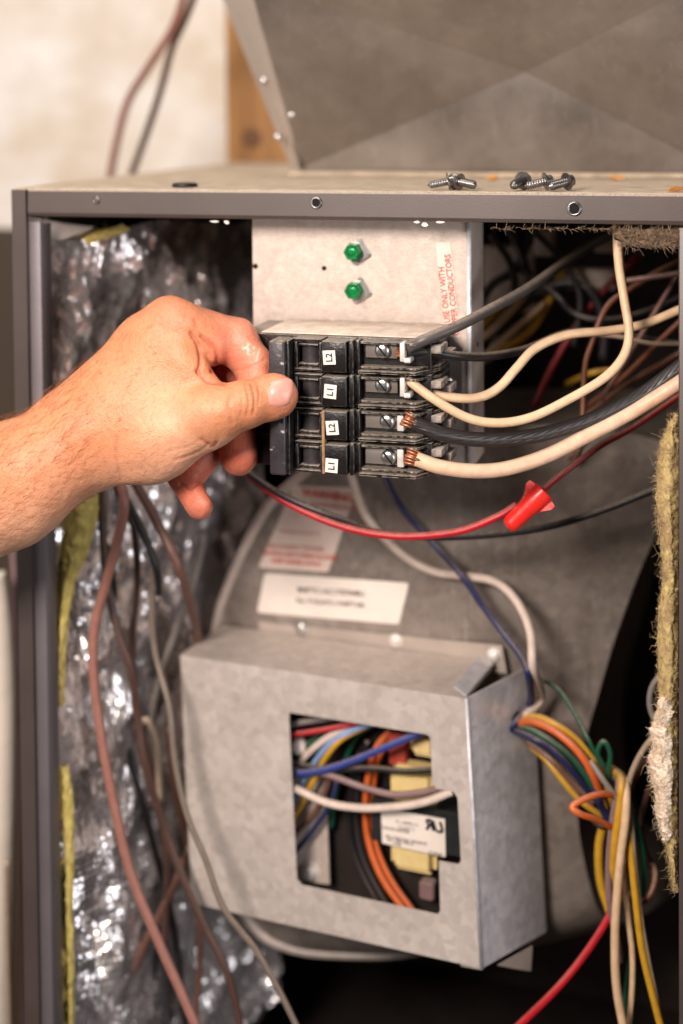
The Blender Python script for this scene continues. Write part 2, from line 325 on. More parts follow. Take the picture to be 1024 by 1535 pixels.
def spline(pts, n=10):
    p = np.asarray(pts, float)
    if len(p) == 2: return np.linspace(p[0], p[1], n+1)
    q = np.vstack([2*p[0]-p[1], p, 2*p[-1]-p[-2]]); out = []
    for i in range(1, len(q)-2):
        a, b, c, d = q[i-1], q[i], q[i+1], q[i+2]
        for t in np.linspace(0, 1, n, endpoint=False):
            out.append(.5*((2*b)+(c-a)*t+(2*a-5*b+4*c-d)*t*t+(3*b-a-3*c+d)*t**3))
    out.append(p[-1]); return np.array(out)
def sweep(path, r, k=10, cap=True):
    path = np.asarray(path); n = len(path); r = np.broadcast_to(np.asarray(r, float), (n,))
    T = np.gradient(path, axis=0); T /= np.linalg.norm(T, axis=1)[:, None]+1e-12
    _, u, _ = frame(T[0]); V = []; uv = []; acc = 0
    for i in range(n):
        u = u-T[i]*np.dot(u, T[i]); u /= np.linalg.norm(u); w_ = np.cross(T[i], u)
        if i: acc += np.linalg.norm(path[i]-path[i-1])
        for j in range(k):
            a = 2*math.pi*j/k; V.append(path[i]+r[i]*(u*math.cos(a)+w_*math.sin(a))); uv.append((j/k, acc/(2*math.pi*max(r.max(), 1e-6))))
    Fc = [(i*k+j, i*k+(j+1) % k, (i+1)*k+(j+1) % k, (i+1)*k+j) for i in range(n-1) for j in range(k)]
    if cap: Fc += [tuple(range(k-1, -1, -1)), tuple(range((n-1)*k, n*k))]
    return np.array(V), Fc, uv
def lathe(o_, axis, prof, k=20):            # prof: (distance along axis, radius)
    d, u, v = frame(axis); o_ = np.asarray(o_, float); V = []; Fc = []
    for (t, r) in prof:
        for j in range(k):
            a = 2*math.pi*j/k; V.append(o_+d*t+r*(u*math.cos(a)+v*math.sin(a)))
    for i in range(len(prof)-1):
        for j in range(k): Fc.append((i*k+j, i*k+(j+1) % k, (i+1)*k+(j+1) % k, (i+1)*k+j))
    Fc += [tuple(range(k-1, -1, -1)), tuple(range((len(prof)-1)*k, len(prof)*k))]
    return V, Fc
def prism(outer, n, t, holes=()):           # a plate: outline (and holes) in a plane, thickness t along n
    loops = [[np.asarray(p, float) for p in outer]] + [[np.asarray(p, float) for p in h] for h in holes]
    n = np.asarray(n, float); n = n/np.linalg.norm(n)
    tris = tessellate_polygon([[Vector(p) for p in l] for l in loops])
    flat = [p for l in loops for p in l]; N_ = len(flat)
    V = flat+[p+n*t for p in flat]; Fc = []
    for a, b, c in tris:
        Fc.append((a, b, c)); Fc.append((c+N_, b+N_, a+N_))
    s = 0
    for l in loops:
        m_ = len(l)
        for i in range(m_): Fc.append((s+i, s+(i+1) % m_, s+N_+(i+1) % m_, s+N_+i))
        s += m_
    return V, Fc
def plate(name, outer, n, t, m, parent, holes=(), **k):
    V, Fc = prism(outer, n, t, holes); o = obj(name, V, Fc, m, parent, **k)
    bm = bmesh.new(); bm.from_mesh(o.data); bmesh.ops.recalc_face_normals(bm, faces=bm.faces); bm.to_mesh(o.data); bm.free()
    return o
def rounded(poly, r, seg=4):                # round the corners of a 3D polygon
    out = []; n = len(poly); poly = [np.asarray(p, float) for p in poly]
    for i in range(n):
        a, b, c = poly[i-1], poly[i], poly[(i+1) % n]
        d1, d2 = a-b, c-b; l1, l2 = np.linalg.norm(d1), np.linalg.norm(d2); q = min(r, l1*.45, l2*.45)
        p1, p2 = b+d1/l1*q, b+d2/l2*q
        for t in np.linspace(0, 1, seg+1): out.append((1-t)**2*p1+2*t*(1-t)*b+t*t*p2)
    return out
def wire(name, pts, wpx, m, label, cat='wire', group=None, n=9, k=10, taper=None, parent=None):
    path = spline(pts, n); r0 = wpx/2*np.mean([depth(p) for p in pts])/FPX
    V, Fc, uv = sweep(path, r0 if taper is None else r0*np.linspace(1, taper, len(path)), k)
    o = obj(name, V, Fc, m, parent, smooth=True, uv=uv)
    if label: tag(o, label, cat, group)
    return o
def pw(*q): return [P(*a) for a in q]
def text(name, s, p, right, up, size, m, parent, align='CENTER', bold=0.0, label=None, xs=1.0):
    cu = bpy.data.curves.new(name, 'FONT'); cu.body = s; cu.size = 1; cu.align_x = align; cu.align_y = 'CENTER'; cu.offset = bold; cu.resolution_u = 3
    t = bpy.data.objects.new(name, cu); COL.objects.link(t)
    dg = bpy.context.evaluated_depsgraph_get(); me = bpy.data.meshes.new_from_object(t.evaluated_get(dg))
    co = np.zeros(len(me.vertices)*3); me.vertices.foreach_get('co', co); co = co.reshape(-1, 3)
    fs = [list(p.vertices) for p in me.polygons]
    bpy.data.objects.remove(t); bpy.data.curves.remove(cu)
    right = np.asarray(right)/np.linalg.norm(right); up = np.asarray(up)/np.linalg.norm(up)
    V = np.asarray(p)+np.outer(co[:, 0]*size*xs, right)+np.outer(co[:, 1]*size, up)
    return obj(name, V, fs, m, parent, label=label)
def fbm(x, y, z, o_=4): return noise.fractal((x, y, z), 1.0, 2.0, o_)

# ================================================================== SETTING
def grid(nu, nv, f):
    V = [f(i/(nu-1), j/(nv-1)) for j in range(nv) for i in range(nu)]
    return V, [(j*nu+i, j*nu+i+1, (j+1)*nu+i+1, (j+1)*nu+i) for j in range(nv-1) for i in range(nu-1)]
V, Fc = grid(60, 60, lambda u, v: (-1.6+2.8*u, .62+.018*fbm(u*6, v*6, 1), -1.1+2.6*v))
obj('wall', V, Fc, 'plaster', smooth=True, kind='structure')

# ================================================================== CABINET
XL, XR, ZT, ZB, YB = -.254, .2355, .2260, -.62, .47
ZR = .2050                                   # lower edge of the front rail
cab = thing('furnace_cabinet', (0, .2, ZB), 'open grey brown furnace cabinet with foil and yellow fibre lining', 'furnace')
MB().box(XL+.001, XR, .004, YB, ZT-.0015, ZT).obj('top_panel', 'dusty_top', cab)
def rail_piece():                            # front rail: face with rolled top edge and a lip turned under
    prof = [(.004, ZT-.0016), (.0015, ZT-.0004), (0, ZT-.002), (-.0006, ZR+.003), (.0004, ZR+.0005), (.003, ZR), (.022, ZR-.0005), (.022, ZR+.001), (.003, ZR+.0016), (.0018, ZR+.003), (.003, ZT-.003)]
    x0, x1 = P(42, 300, 0)[0], XR
    V = [(x, y, z) for x in (x0, x1) for (y, z) in prof]; n = len(prof)
    return V, [(i, (i+1) % n, n+(i+1) % n, n+i) for i in range(n)]+[tuple(range(n-1, -1, -1)), tuple(range(n, 2*n))]
rv, rf = rail_piece(); rail = obj('front_rail', rv, rf, 'painted_steel', cab)
for (px, py, r, filled) in ((145, 300, 4, True), (474, 304, 6.5, False), (861, 313, 7.5, False)):
    c = P(px, py, -.0008); s = .00046*r
    V, Fc = lathe(c, (0, -1, 0), [(0, s*1.45), (.0006, s*1.4), (.0009, s*1.05), (.0004, s)], 20)
    h = obj('screw_hole', V, Fc, 'dark_zinc', rail, smooth=True)
    V, Fc = lathe(c, (0, -1, 0), [(0, s), (.00045 if not filled else .0012, s*.95), (.0005 if not filled else .0018, s*.5)], 16)
    obj('hole_core', V, Fc, 'dark_zinc' if filled else 'hole', h)
# paint chips on the lower edge of the rail
for (px, py, w_, h_) in ((322, 332, 16, 3), (340, 333, 8, 6), (625, 333, 9, 4), (637, 337, 10, 7), (660, 333, 14, 3)):
    c = P(px, py, -.001)
    V = []; 
    for j in range(9):
        a = j/9*2*math.pi; q = .8+.4*random.random(); V.append((c[0]+w_*.00023*math.cos(a)*q, c[1], c[2]+h_*.00023*math.sin(a)*q))
    plate('paint_flake', V, (0, -1, 0), .0005, 'label_white', rail)
# left post: dark face, lighter return flange facing right
xp0 = XL; xp1 = P(40, 340, 0)[0]
m_ = MB(); m_.box(xp0, xp1, -.001, .003, ZB, ZT-.001); m_.box(xp0, xp0+.002, .0032, .05, ZB, ZT-.002)
lp = m_.obj('corner_post', 'painted_steel', cab)
m_ = MB(); m_.box(xp1-.0015, xp1+.0095, .0035, .0055, ZB, ZR-.004); m_.box(xp1+.008, xp1+.0098, .0058, .02, ZB, ZR-.006)
m_.obj('inner_flange', 'painted_inside', lp, bevel=.0007)
rp = MB().box(P(1016, 900, -.001)[0]+.0006, XR+.012, -.001, .03, ZB, ZR-.002).obj('corner_post', 'painted_steel', cab, bevel=.001)
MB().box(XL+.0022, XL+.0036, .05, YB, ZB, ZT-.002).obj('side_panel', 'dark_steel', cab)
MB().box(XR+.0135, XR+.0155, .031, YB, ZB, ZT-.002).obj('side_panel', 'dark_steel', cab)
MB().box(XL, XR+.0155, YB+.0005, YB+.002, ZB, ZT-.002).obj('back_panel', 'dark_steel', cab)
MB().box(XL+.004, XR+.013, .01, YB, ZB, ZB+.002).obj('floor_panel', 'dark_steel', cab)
# corner gusset, top left
g = [P(36, 326, .01), P(90, 336, .03), P(140, 342, .06), P(110, 362, .06), P(72, 374, .035), P(58, 372, .02)]
plate('gusset', g, (0, .3, 1), .0012, 'galvanised', cab)
# ducting dimly seen at the back right
for (a, b) in (((724, 368), (800, 470)), ((846, 402), (924, 436)), ((890, 360), (922, 380)), ((800, 345), (830, 385))):
    p, q = P(*a, .235), P(*b, .235); MB().box(p[0], q[0], .235, .247, q[2], p[2]).obj('baffle', 'galv_plate', cab, bevel=.002)

# foil-faced insulation on the left wall
def foil(u, v):                              # u: front -> back, v: top -> bottom
    y = .014+.24*u; z = ZR-.018 - v*.72
    bulge = .010+.085*u**1.3*(1+.25*fbm(1.3, v*4, 2)) + .02*max(0, v-.55)*u
    cr = abs(noise.noise((u*3.6, v*9, 3)))*.022 + abs(noise.noise((u*9+5, v*24, 8)))*.006 + abs(noise.noise((u*17+5, v*44, 2)))*.002 + abs(noise.noise((u*30, v*70, 1)))*.0025
    x = XL+.010+bulge-cr*.6+.008*min(1, u*6); y += cr*.8
    return (x, y, z-.01*math.sin(u*9)*.5)
V, Fc = grid(120, 300, foil)
V = np.array(V); nf = len(Fc); split = 0.62
fu = [f for f in Fc if f[0] < 300*120*split]; fl = [f for f in Fc if f[0] >= 300*120*split]
def sub(V, F):
    ids = sorted({i for f in F for i in f}); mp = {a: b for b, a in enumerate(ids)}
    return V[ids], [[mp[i] for i in f] for f in F]
fb = obj('foil_blanket', *sub(V, fu), 'foil', cab, smooth=True)
obj('foil_blanket', *sub(V, fl), 'foil_scrim', cab, smooth=True, label='lower sheet of foil with a woven grid')
# foil at the back, lower left, running under the blower
V, Fc = grid(90, 60, lambda u, v: (-.22+.24*u, .34+.03*fbm(u*5, v*5, 9)+.05*u, -.26-.24*v+.012*abs(noise.noise((u*14, v*14, 4)))))
obj('foil_sheet', V, Fc, 'foil_scrim', cab, smooth=True)
# black paper facing behind, upper left
V, Fc = grid(60, 80, lambda u, v: (XL+.02+.22*u, .31+.012*fbm(u*4, v*9, 6)+.02*u, ZR-.01-.55*v))
obj('liner_sheet', V, Fc, 'black_paper', cab, smooth=True)

def fibre_strip(name, outline, thick, m, parent, fuzz, seed, fm=None, fuzz_len=(4, 14), side=-1, d0=.01, rag=3.2):
    """a batt edge: rows of (py, left px, right px) at depth d0, lumpy, with loose fibres"""
    rows = spline(outline, 14); nu = 14; V = []
    for j, (py, a, b) in enumerate(rows):
        for i in range(nu+1):
            t = i/nu; ang = math.pi*t
            px = a+(b-a)*t + (rag*fbm(j*.12, t*3, seed)+.5*rag*fbm(j*.6, t*5, seed+1))*(1 if i < nu else 0)
            p = P(px, py+1.5*fbm(j*.3, t*4, seed+3), d0)
            p[1] = d0+thick*(.5-.5*math.sin(ang)) + .0022*fbm(j*.35, t*5, seed+7)
            V.append(p)
    nr = len(rows)
    for j, (py, a, b) in enumerate(rows):
        V.append(P(a+1, py, d0+thick*2)); V.append(P(b, py, d0+thick*2))
    Fc = [(j*(nu+1)+i, j*(nu+1)+i+1, (j+1)*(nu+1)+i+1, (j+1)*(nu+1)+i) for j in range(nr-1) for i in range(nu)]
    q = nr*(nu+1)
    for j in range(nr-1):
        Fc.append((j*(nu+1), (j+1)*(nu+1), q+2*j+2, q+2*j)); Fc.append((j*(nu+1)+nu, q+2*j+1, q+2*j+3, (j+1)*(nu+1)+nu))
    o = obj(name, V, Fc, m, parent, smooth=True)
    mb = MB(); rr = random.Random(seed)
    for _ in range(fuzz):
        j = rr.random()*(nr-2); py, a, b = rows[int(j)]; t = rr.random()**2.2
        px = a+(b-a)*t; ln = rr.uniform(*fuzz_len)*(1.0 if t < .3 else .8)*(2.2 if rr.random() < .12 else 1); an = rr.choice((1, -1))*rr.gauss(math.pi*.62 if t < .3 else math.pi*.5, .45)
        dd = d0+thick*(.5-.5*math.sin(math.pi*t))-.0005
        b1, b2 = an+rr.gauss(0, .7), an+rr.gauss(0, .9); z1 = rr.uniform(0, .0022)
        mid = (px+ln*.35*math.cos(b1), py+ln*.35*math.sin(b1)); mi2 = (mid[0]+ln*.35*math.cos(b2), mid[1]+ln*.35*math.sin(b2))
        pts = [P(px, py, dd), P(*mid, dd-z1), P(*mi2, dd-z1*rr.uniform(.2, 1.6)), P(px+ln*math.cos(an+rr.gauss(0, .5)), py+ln*math.sin(an+rr.gauss(0, .5)), dd-rr.uniform(0, .003))]
        v, f, _ = sweep(np.array(pts), [.00011, .0001, .00008, .00003], 3, False); mb.add(v, f)
    fo = mb.obj('loose_fibre', fm or m, o, kind='stuff')
    return o
rb = fibre_strip('insulation_batt', [(622, 1012, 1017), (650, 997, 1017), (690, 986, 1018), (740, 984, 1018), (790, 986, 1017), (840, 992, 1016), (880, 993, 1016), (930, 986, 1016), (1000, 986, 1016), (1050, 987, 1015), (1090, 981, 1015), (1150, 979, 1015), (1200, 986, 1015), (1240, 992, 1015), (1290, 1002, 1015), (1340, 1012, 1015)],
                 .014, 'batt_fibre', cab, 2600, 5, 'batt_fuzz', d0=.002, rag=5, fuzz_len=(3, 9))
fibre_strip('insulation_batt', [(1050, 990, 1002), (1075, 984, 1006), (1095, 976, 1003), (1120, 980, 1008), (1140, 973, 1005), (1170, 977, 1009), (1190, 985, 1004), (1215, 983, 1006), (1240, 991, 1003), (1262, 995, 1001)], .012, 'lit_white_fibre', cab, 1500, 11, d0=-.003, fuzz_len=(2, 8), rag=8)
# fibre pad under the rail, top right
V = []; nu, nv = 40, 16
for j in range(nv):
    for i in range(nu):
        u, v = i/(nu-1), j/(nv-1)
        px = 922+112*u; py = 343+ (30*math.sin(math.pi*min(1, .12+u*.7))**.6)*v + 2.0*fbm(u*9, v*4, 2)
        p = P(px, py, .012); p[1] = .012-.008*math.sin(math.pi*v)+.004*fbm(u*12, v*6, 5); V.append(p)
Fc = [(j*nu+i, j*nu+i+1, (j+1)*nu+i+1, (j+1)*nu+i) for j in range(nv-1) for i in range(nu-1)]
V += [p+np.array([0, .03, 0]) for p in V]; nn = nu*nv
Fc += [tuple(q+nn for q in f[::-1]) for f in Fc]
Fc += [((nv-1)*nu+i, (nv-1)*nu+i+1, nn+(nv-1)*nu+i+1, nn+(nv-1)*nu+i) for i in range(nu-1)]
pad = obj('insulation_pad', V, Fc, 'grey_fibre', cab, smooth=True)
mb = MB(); rr = random.Random(3)
for _ in range(260):
    px, py = rr.uniform(925, 1022), rr.uniform(346, 372); a = rr.gauss(0, 1.0); l = rr.uniform(5, 18); d = .003-rr.random()*.003
    v, f, _ = sweep(np.array([P(px, py, d), P(px+l/2*math.cos(a), py+l/2*math.sin(a)+rr.gauss(0, 2), d-.001), P(px+l*math.cos(a), py+l*math.sin(a), d)]), [.0002, .0002, .0001], 3, False); mb.add(v, f)
mb.obj('loose_fibre', 'grey_fibre', pad, kind='stuff')
# fuzzy dust hanging under the rail
mb = MB()
for _ in range(170):
    px = rr.uniform(735, 1015); py = 341+ (px-690)*.006+rr.uniform(-1, 4)*(.4+abs(fbm(px*.03, 0, 1))); a = rr.uniform(-1.6, 1.6)*(1 if rr.random() < .5 else .3); l = rr.uniform(3, 12); d = rr.uniform(-.0005, .006)
    v, f, _ = sweep(np.array([P(px, py, d), P(px+l/2*math.cos(a), py+l/2*math.sin(a)+rr.gauss(0, 1), d-.0005), P(px+l*math.cos(a), py+l*math.sin(a), d)]), [.0002, .0002, .0001], 3, False); mb.add(v, f)
mb.obj('dust_fringe', 'grey_fibre', rail, kind='stuff')
# yellow fibre edges on the left
fibre_strip('insulation_edge', [(715, 118, 140), (770, 104, 143), (830, 92, 128), (880, 90, 108), (960, 86, 96), (1060, 86, 92)], .01, 'yellow_fibre', cab, 60, 31, d0=.022)
fibre_strip('insulation_edge', [(1150, 90, 99), (1200, 92, 106), (1290, 95, 108), (1380, 97, 106), (1460, 100, 108), (1540, 102, 108)], .008, 'yellow_fibre', cab, 60, 33, d0=.02)
fibre_strip('insulation_edge', [(338, 176, 180), (346, 140, 190), (354, 112, 170), (366, 80, 130), (374, 70, 90)], .012, 'yellow_fibre', cab, 60, 35, d0=.06)

# ================================================================== BEHIND THE CABINET
bd = MB().box(-1.2, P(60, 500, .5)[0], .5, .53, -1.05, P(5, 345, .5)[2]).obj('brown_slab', 'slab', bevel=.006)  # plain dark brown slab behind the left side
tag(bd, 'dark brown board standing behind the left side of the furnace', 'slab')
st = thing('wooden_stud', P(390, 250, .50), 'rough yellow brown wooden stud with a dark knot behind the duct', 'stud')
a, b = P(338, 100, .48), P(470, 100, .48)
MB().box(a[0], b[0], .48, .535, -.3, 1.2).obj('beam', 'wood', st, bevel=.002)
V, Fc = lathe(P(377, 207, .4795), (0, -1, 0), [(0, .0112), (.0006, .0106), (.0009, .005)], 18); obj('knot', V, Fc, 'knot', st)
# cables hanging above on the left
u1 = wire('cable', pw((282, -30, .30), (268, 20, .31), (252, 55, .32), (218, 108, .34), (192, 152, .36), (177, 205, .37), (166, 262, .38), (160, 330, .40)), 12, 'wire_pink_brown',
          'reddish brown cable bowing left as it drops behind the furnace top', 'cable', 'cables hanging down the wall')
u2 = wire('cable', pw((300, -30, .29), (278, 28, .30), (258, 72, .32), (241, 135, .33), (218, 205, .35), (197, 264, .36), (180, 330, .38)), 11, 'wire_dark_brown',
          'straighter dark brown cable dropping behind the furnace top', 'cable', 'cables hanging down the wall')
# white wrapped pipe and dark cables, lower left edge
V, Fc, _ = sweep(spline(pw((-12, 860, .10), (-2, 930, .10), (4, 1050, .10), (3, 1200, .10), (0, 1330, .10), (-4, 1600, .10)), 10), [.011]*51, 20)
tag(obj('wrapped_pipe', V, Fc, 'white_wrap', smooth=True), 'white wrapped pipe standing left of the furnace post', 'pipe')
wire('cable', pw((10, 1290, .06), (11, 1400, .06), (14, 1560, .06)), 8, 'wire_tan', 'thin tan cable running down past the white wrapped pipe', 'cable')
for i, (x0, c, l) in enumerate(((32, 'black', 'black cable between the white pipe and the furnace post'), (26, 'mauve', 'shiny mauve cable behind the black cable left of the furnace post'))):
    wire('cable', pw((x0-8, 760, .16), (x0-2, 900, .15), (x0+3, 1050, .14), (x0+8, 1250, .13), (x0+10, 1560, .13)), 12, 'wire_'+c, l, 'cable', 'cables left of the furnace post')

# ================================================================== DUCT PLENUM ON TOP
pl = thing('duct_plenum', (P(700, 255, .2)[0], .2, ZT), 'flared galvanised sheet metal duct standing on the furnace top', 'duct')
Yp = .20
bl, br = P(452, 252, Yp), P(1090, 262, Yp)
tl, tr = P(372, -30, Yp-.075), P(1120, -60, Yp-.075)
ap = P(785, 108, Yp-.0175)+np.array([0, .008, 0])
def face(px, py):                            # point on the front face
    t = (252-py)/282; return P(px, py, Yp-.035*t)
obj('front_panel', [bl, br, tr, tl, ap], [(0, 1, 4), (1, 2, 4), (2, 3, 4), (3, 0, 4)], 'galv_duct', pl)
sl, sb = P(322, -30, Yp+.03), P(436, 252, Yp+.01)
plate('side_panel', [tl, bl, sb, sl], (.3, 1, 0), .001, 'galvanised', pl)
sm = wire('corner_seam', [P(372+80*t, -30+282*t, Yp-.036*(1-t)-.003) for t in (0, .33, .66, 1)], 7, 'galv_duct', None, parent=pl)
for (px, py) in ((386, 58), (395, 120), (437, 172), (416, 205)):
    c = P(px, py, Yp-.02); V, Fc = lathe(c, (0, -1, 0), [(-.002, .0035), (.001, .0032), (.0022, .0018)], 14); obj('rivet', V, Fc, 'zinc', pl, smooth=True)
m_ = MB(); m_.box(bl[0]-.008, br[0], Yp-.010, Yp+.01, ZT+.0005, ZT+.004); m_.obj('base_flange', 'dusty_top', pl)
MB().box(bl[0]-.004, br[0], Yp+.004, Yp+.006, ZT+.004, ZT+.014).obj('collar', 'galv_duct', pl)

# ================================================================== LOOSE THINGS ON TOP
def loose_screw(px, py, d, ang, elev, label, sc=1.0):
    sc *= 1.3
    c = P(px, py, d); c[2] = ZT
    t = thing('loose_screw', c, label, 'screw', 'hex head screws lying on the furnace top')
    ax = np.array([math.cos(ang)*math.cos(elev), math.sin(ang)*math.cos(elev), math.sin(elev)])
    o_ = np.array([c[0], c[1], ZT+.0046*sc])
    k = .001*sc
    V, Fc = lathe(o_, -ax, [(0, 4.6*k), (.7*k, 4.5*k), (.9*k, 3.0*k), (3.6*k, 2.9*k), (4.0*k, 2.3*k)], 6 if False else 12); autosmooth(obj('head', V, Fc, 'dark_zinc', t), 30)
    path = []; n = 60; d_, u, v = frame(ax)
    prof = []
    for i in range(26):
        q = i/25; base = (2.0 if q < .82 else 2.0*(1-(q-.82)/.18)+.1)
        prof.append((q*11*k, (base*(1.18 if i % 3 == 0 else .86))*k))
    V, Fc = lathe(o_, ax, prof, 12); obj('shank', V, Fc, 'dark_zinc', t, smooth=True)
loose_screw(671, 268, .014, math.radians(195), -.18, 'screw pointing left, leftmost of the left trio on the furnace top')
loose_screw(682, 267, .020, math.radians(85), .1, 'screw with a bright round head in the middle of the left trio')
loose_screw(690, 266, .013, math.radians(-25), -.15, 'screw pointing right toward the viewer, rightmost of the left trio')
loose_screw(784, 267, .020, math.radians(250), -.18, 'screw pointing at the viewer, leftmost of the right trio on the furnace top', 1.1)
loose_screw(817, 268, .018, math.radians(205), -.2, 'screw lying aslant, second of the right trio on the furnace top', 1.05)
loose_screw(849, 268, .018, math.radians(222), -.2, 'screw lying alone, rightmost of the right trio on the furnace top', 1.05)
c = P(277, 272, .03); c[2] = ZT
V, Fc = lathe(c, (0, 0, 1), [(0, .0095), (.0022, .0095), (.003, .0085), (.003, .006), (.0018, .0055)], 24)
tag(obj('rubber_grommet', V, Fc, 'rubber', smooth=True), 'small black rubber grommet lying on the left of the furnace top', 'grommet')
for i, (px, py, d, s, lab) in enumerate(((1014, 271, .012, 12, 'largest orange wood chip at the right end of the furnace top'), (925, 256, .15, 12, 'brown wood chip by the duct base right of the screws'), (738, 257, .14, 9, 'orange wood chip by the duct base between the two screw trios'))):
    c = P(px, py, d); c[2] = ZT+.0006; V = []
    for j in range(9):
        a = j/9*2*math.pi; q = random.uniform(.5, 1.2)*s*.00045; V.append((c[0]+q*math.cos(a)*1.3, c[1]+q*math.sin(a)*.6, c[2]+random.uniform(0, .0035)))
    V.append((c[0], c[1], c[2]+.004)); V.append((c[0], c[1], c[2]-.0004))
    F_ = [(j, (j+1) % 9, 9) for j in range(9)]+[((j+1) % 9, j, 10) for j in range(9)]
    tag(obj('wood_chip', V, F_, 'chip'), lab, 'wood chip', 'wood chips on the furnace top')

# ================================================================== MOUNTING PLATE
YO = -.042                                     # the breakers stand out of the opening
YP = .078+YO
mp_ = thing('mounting_plate', (P(550, 500, YP)[0], YP, P(550, 690, YP)[2]), 'dull galvanised mounting plate with two green screws behind the breakers', 'plate')
zt, zb = ZR+.012, P(700, 700, YP)[2]
x0, x1 = P(379, 400, YP)[0], P(700, 400, YP)[0]
MB().box(x0, x1, YP, YP+.0015, zb, zt).obj('panel', 'galv_plate', mp_)
fl = [(x1+.0002, YP+.0005), (x1+.0012, YP-.001), (x1+.0026, YP-.0008), (x1+.0034, YP+.0008), (x1+.0034, YP+.045), (x1+.0022, YP+.045), (x1+.002, YP+.002)]
V = [(x, y, z) for z in (zb, zt) for (x, y) in fl]; n = len(fl)
fo = obj('side_flange', V, [(i, (i+1) % n, n+(i+1) % n, n+i) for i in range(n)]+[tuple(range(n)), tuple(range(2*n-1, n-1, -1))], 'galv_plate', mp_)
V, Fc, _ = sweep(np.array([(x1+.0015, YP-.0006, zb), (x1+.0015, YP-.0006, zt)]), .0019, 14); obj('rolled_edge', V, Fc, 'galv_lit', mp_, smooth=True)
for (px, py, r) in ((486, 402, 3.5), (383, 399, 4)):
    V, Fc = lathe(P(px, py, YP-.0002), (0, -1, 0), [(0, r*.0005), (.0003, r*.0005)], 14); obj('drilled_hole', V, Fc, 'hole', mp_)
V, Fc = lathe(P(716, 516, YP+.02), (1, 0, 0), [(-.004, .0016), (.0003, .0016)], 12); obj('drilled_hole', V, Fc, 'hole', mp_)
def hexnut(c, r, h, m, parent, name, rot=0.4):
    V = [(c[0]+r*math.cos(a), c[1]+y, c[2]+r*math.sin(a)) for y in (0, -h) for a in [rot+i*math.pi/2 for i in range(4)]]
    o = obj(name, V, [(0, 1, 2, 3), (7, 6, 5, 4)]+[(i, 4+i, 4+(i+1) % 4, (i+1) % 4) for i in range(4)], m, parent)
    bm = bmesh.new(); bm.from_mesh(o.data); bmesh.ops.recalc_face_normals(bm, faces=bm.faces); bmesh.ops.bevel(bm, geom=list(bm.edges), offset=.0008, segments=2, affect='EDGES'); bm.to_mesh(o.data); bm.free(); return o
for (px, py) in ((531, 377), (532, 435)):
    c = P(px+6, py, YP); gs = hexnut(c, .0104, .0035, 'zinc', mp_, 'square_nut', 1.35)
    V, Fc = lathe(P(px, py, YP-.0035), (0, -1, 0), [(0, .0068), (.0012, .0068), (.0015, .0061), (.0075, .0060), (.0083, .0052), (.0083, .0036), (.0072, .0030)], 6)
    gh = autosmooth(obj('ground_screw', V, Fc, 'green_screw', gs), 25)
    V, Fc = lathe(P(px, py, YP-.0035), (0, -1, 0), [(.0068, .0034), (.0073, .0033), (.0076, .0022), (.0074, .0004)], 16); o = autosmooth(obj('screw_recess', V, Fc, 'green_screw', mp_), 60)
# octagonal bus bracket behind the terminals
zz = YP-.004
oc = [P(x, y, zz) for x, y in ((600, 505), (676, 505), (692, 521), (692, 613), (678, 635), (600, 635))]
hl = []
for (px, py) in ((637, 518), (657, 521), (638, 619), (660, 620)):
    c = P(px, py, zz); hl.append([c+.0019*np.array([math.cos(a), 0, math.sin(a)]) for a in np.linspace(0, 2*math.pi, 13)[:-1]])
brk = plate('bus_bracket', oc, (0, 1, 0), .0028, 'grey_metal', mp_, holes=hl)
for (px, py) in ((652, 571), (668, 571), (645, 665)):
    V, Fc = lathe(P(px, py, zz), (0, -1, 0), [(0, .0058), (.0012, .0056), (.0022, .0036), (.0026, .0012)], 18); obj('bracket_screw', V, Fc, 'zinc', brk, smooth=True)
# paper sticker with red lettering running upwards
zs = YP-.0006
stp = [P(653, 363, zs), P(675, 363, zs), P(690, 506, zs), P(668, 506, zs)]
stk = plate('warning_sticker', stp, (0, 1, 0), .0003, 'label_pink', mp_)
upd = (P(664, 363, zs)-P(680, 506, zs)); upd /= np.linalg.norm(upd); rgt = np.cross(upd, [0, 1, 0]); rgt = -rgt if rgt[0] > 0 else rgt
text('lettering', 'USE ONLY WITH', P(666.5, 442, zs-.0002), upd, rgt, .0062, 'ink_red', stk, bold=.02, xs=.86)
text('lettering', 'COPPER CONDUCTORS', P(678, 442, zs-.0002), upd, rgt, .0062, 'ink_red', stk, bold=.02, xs=.86)

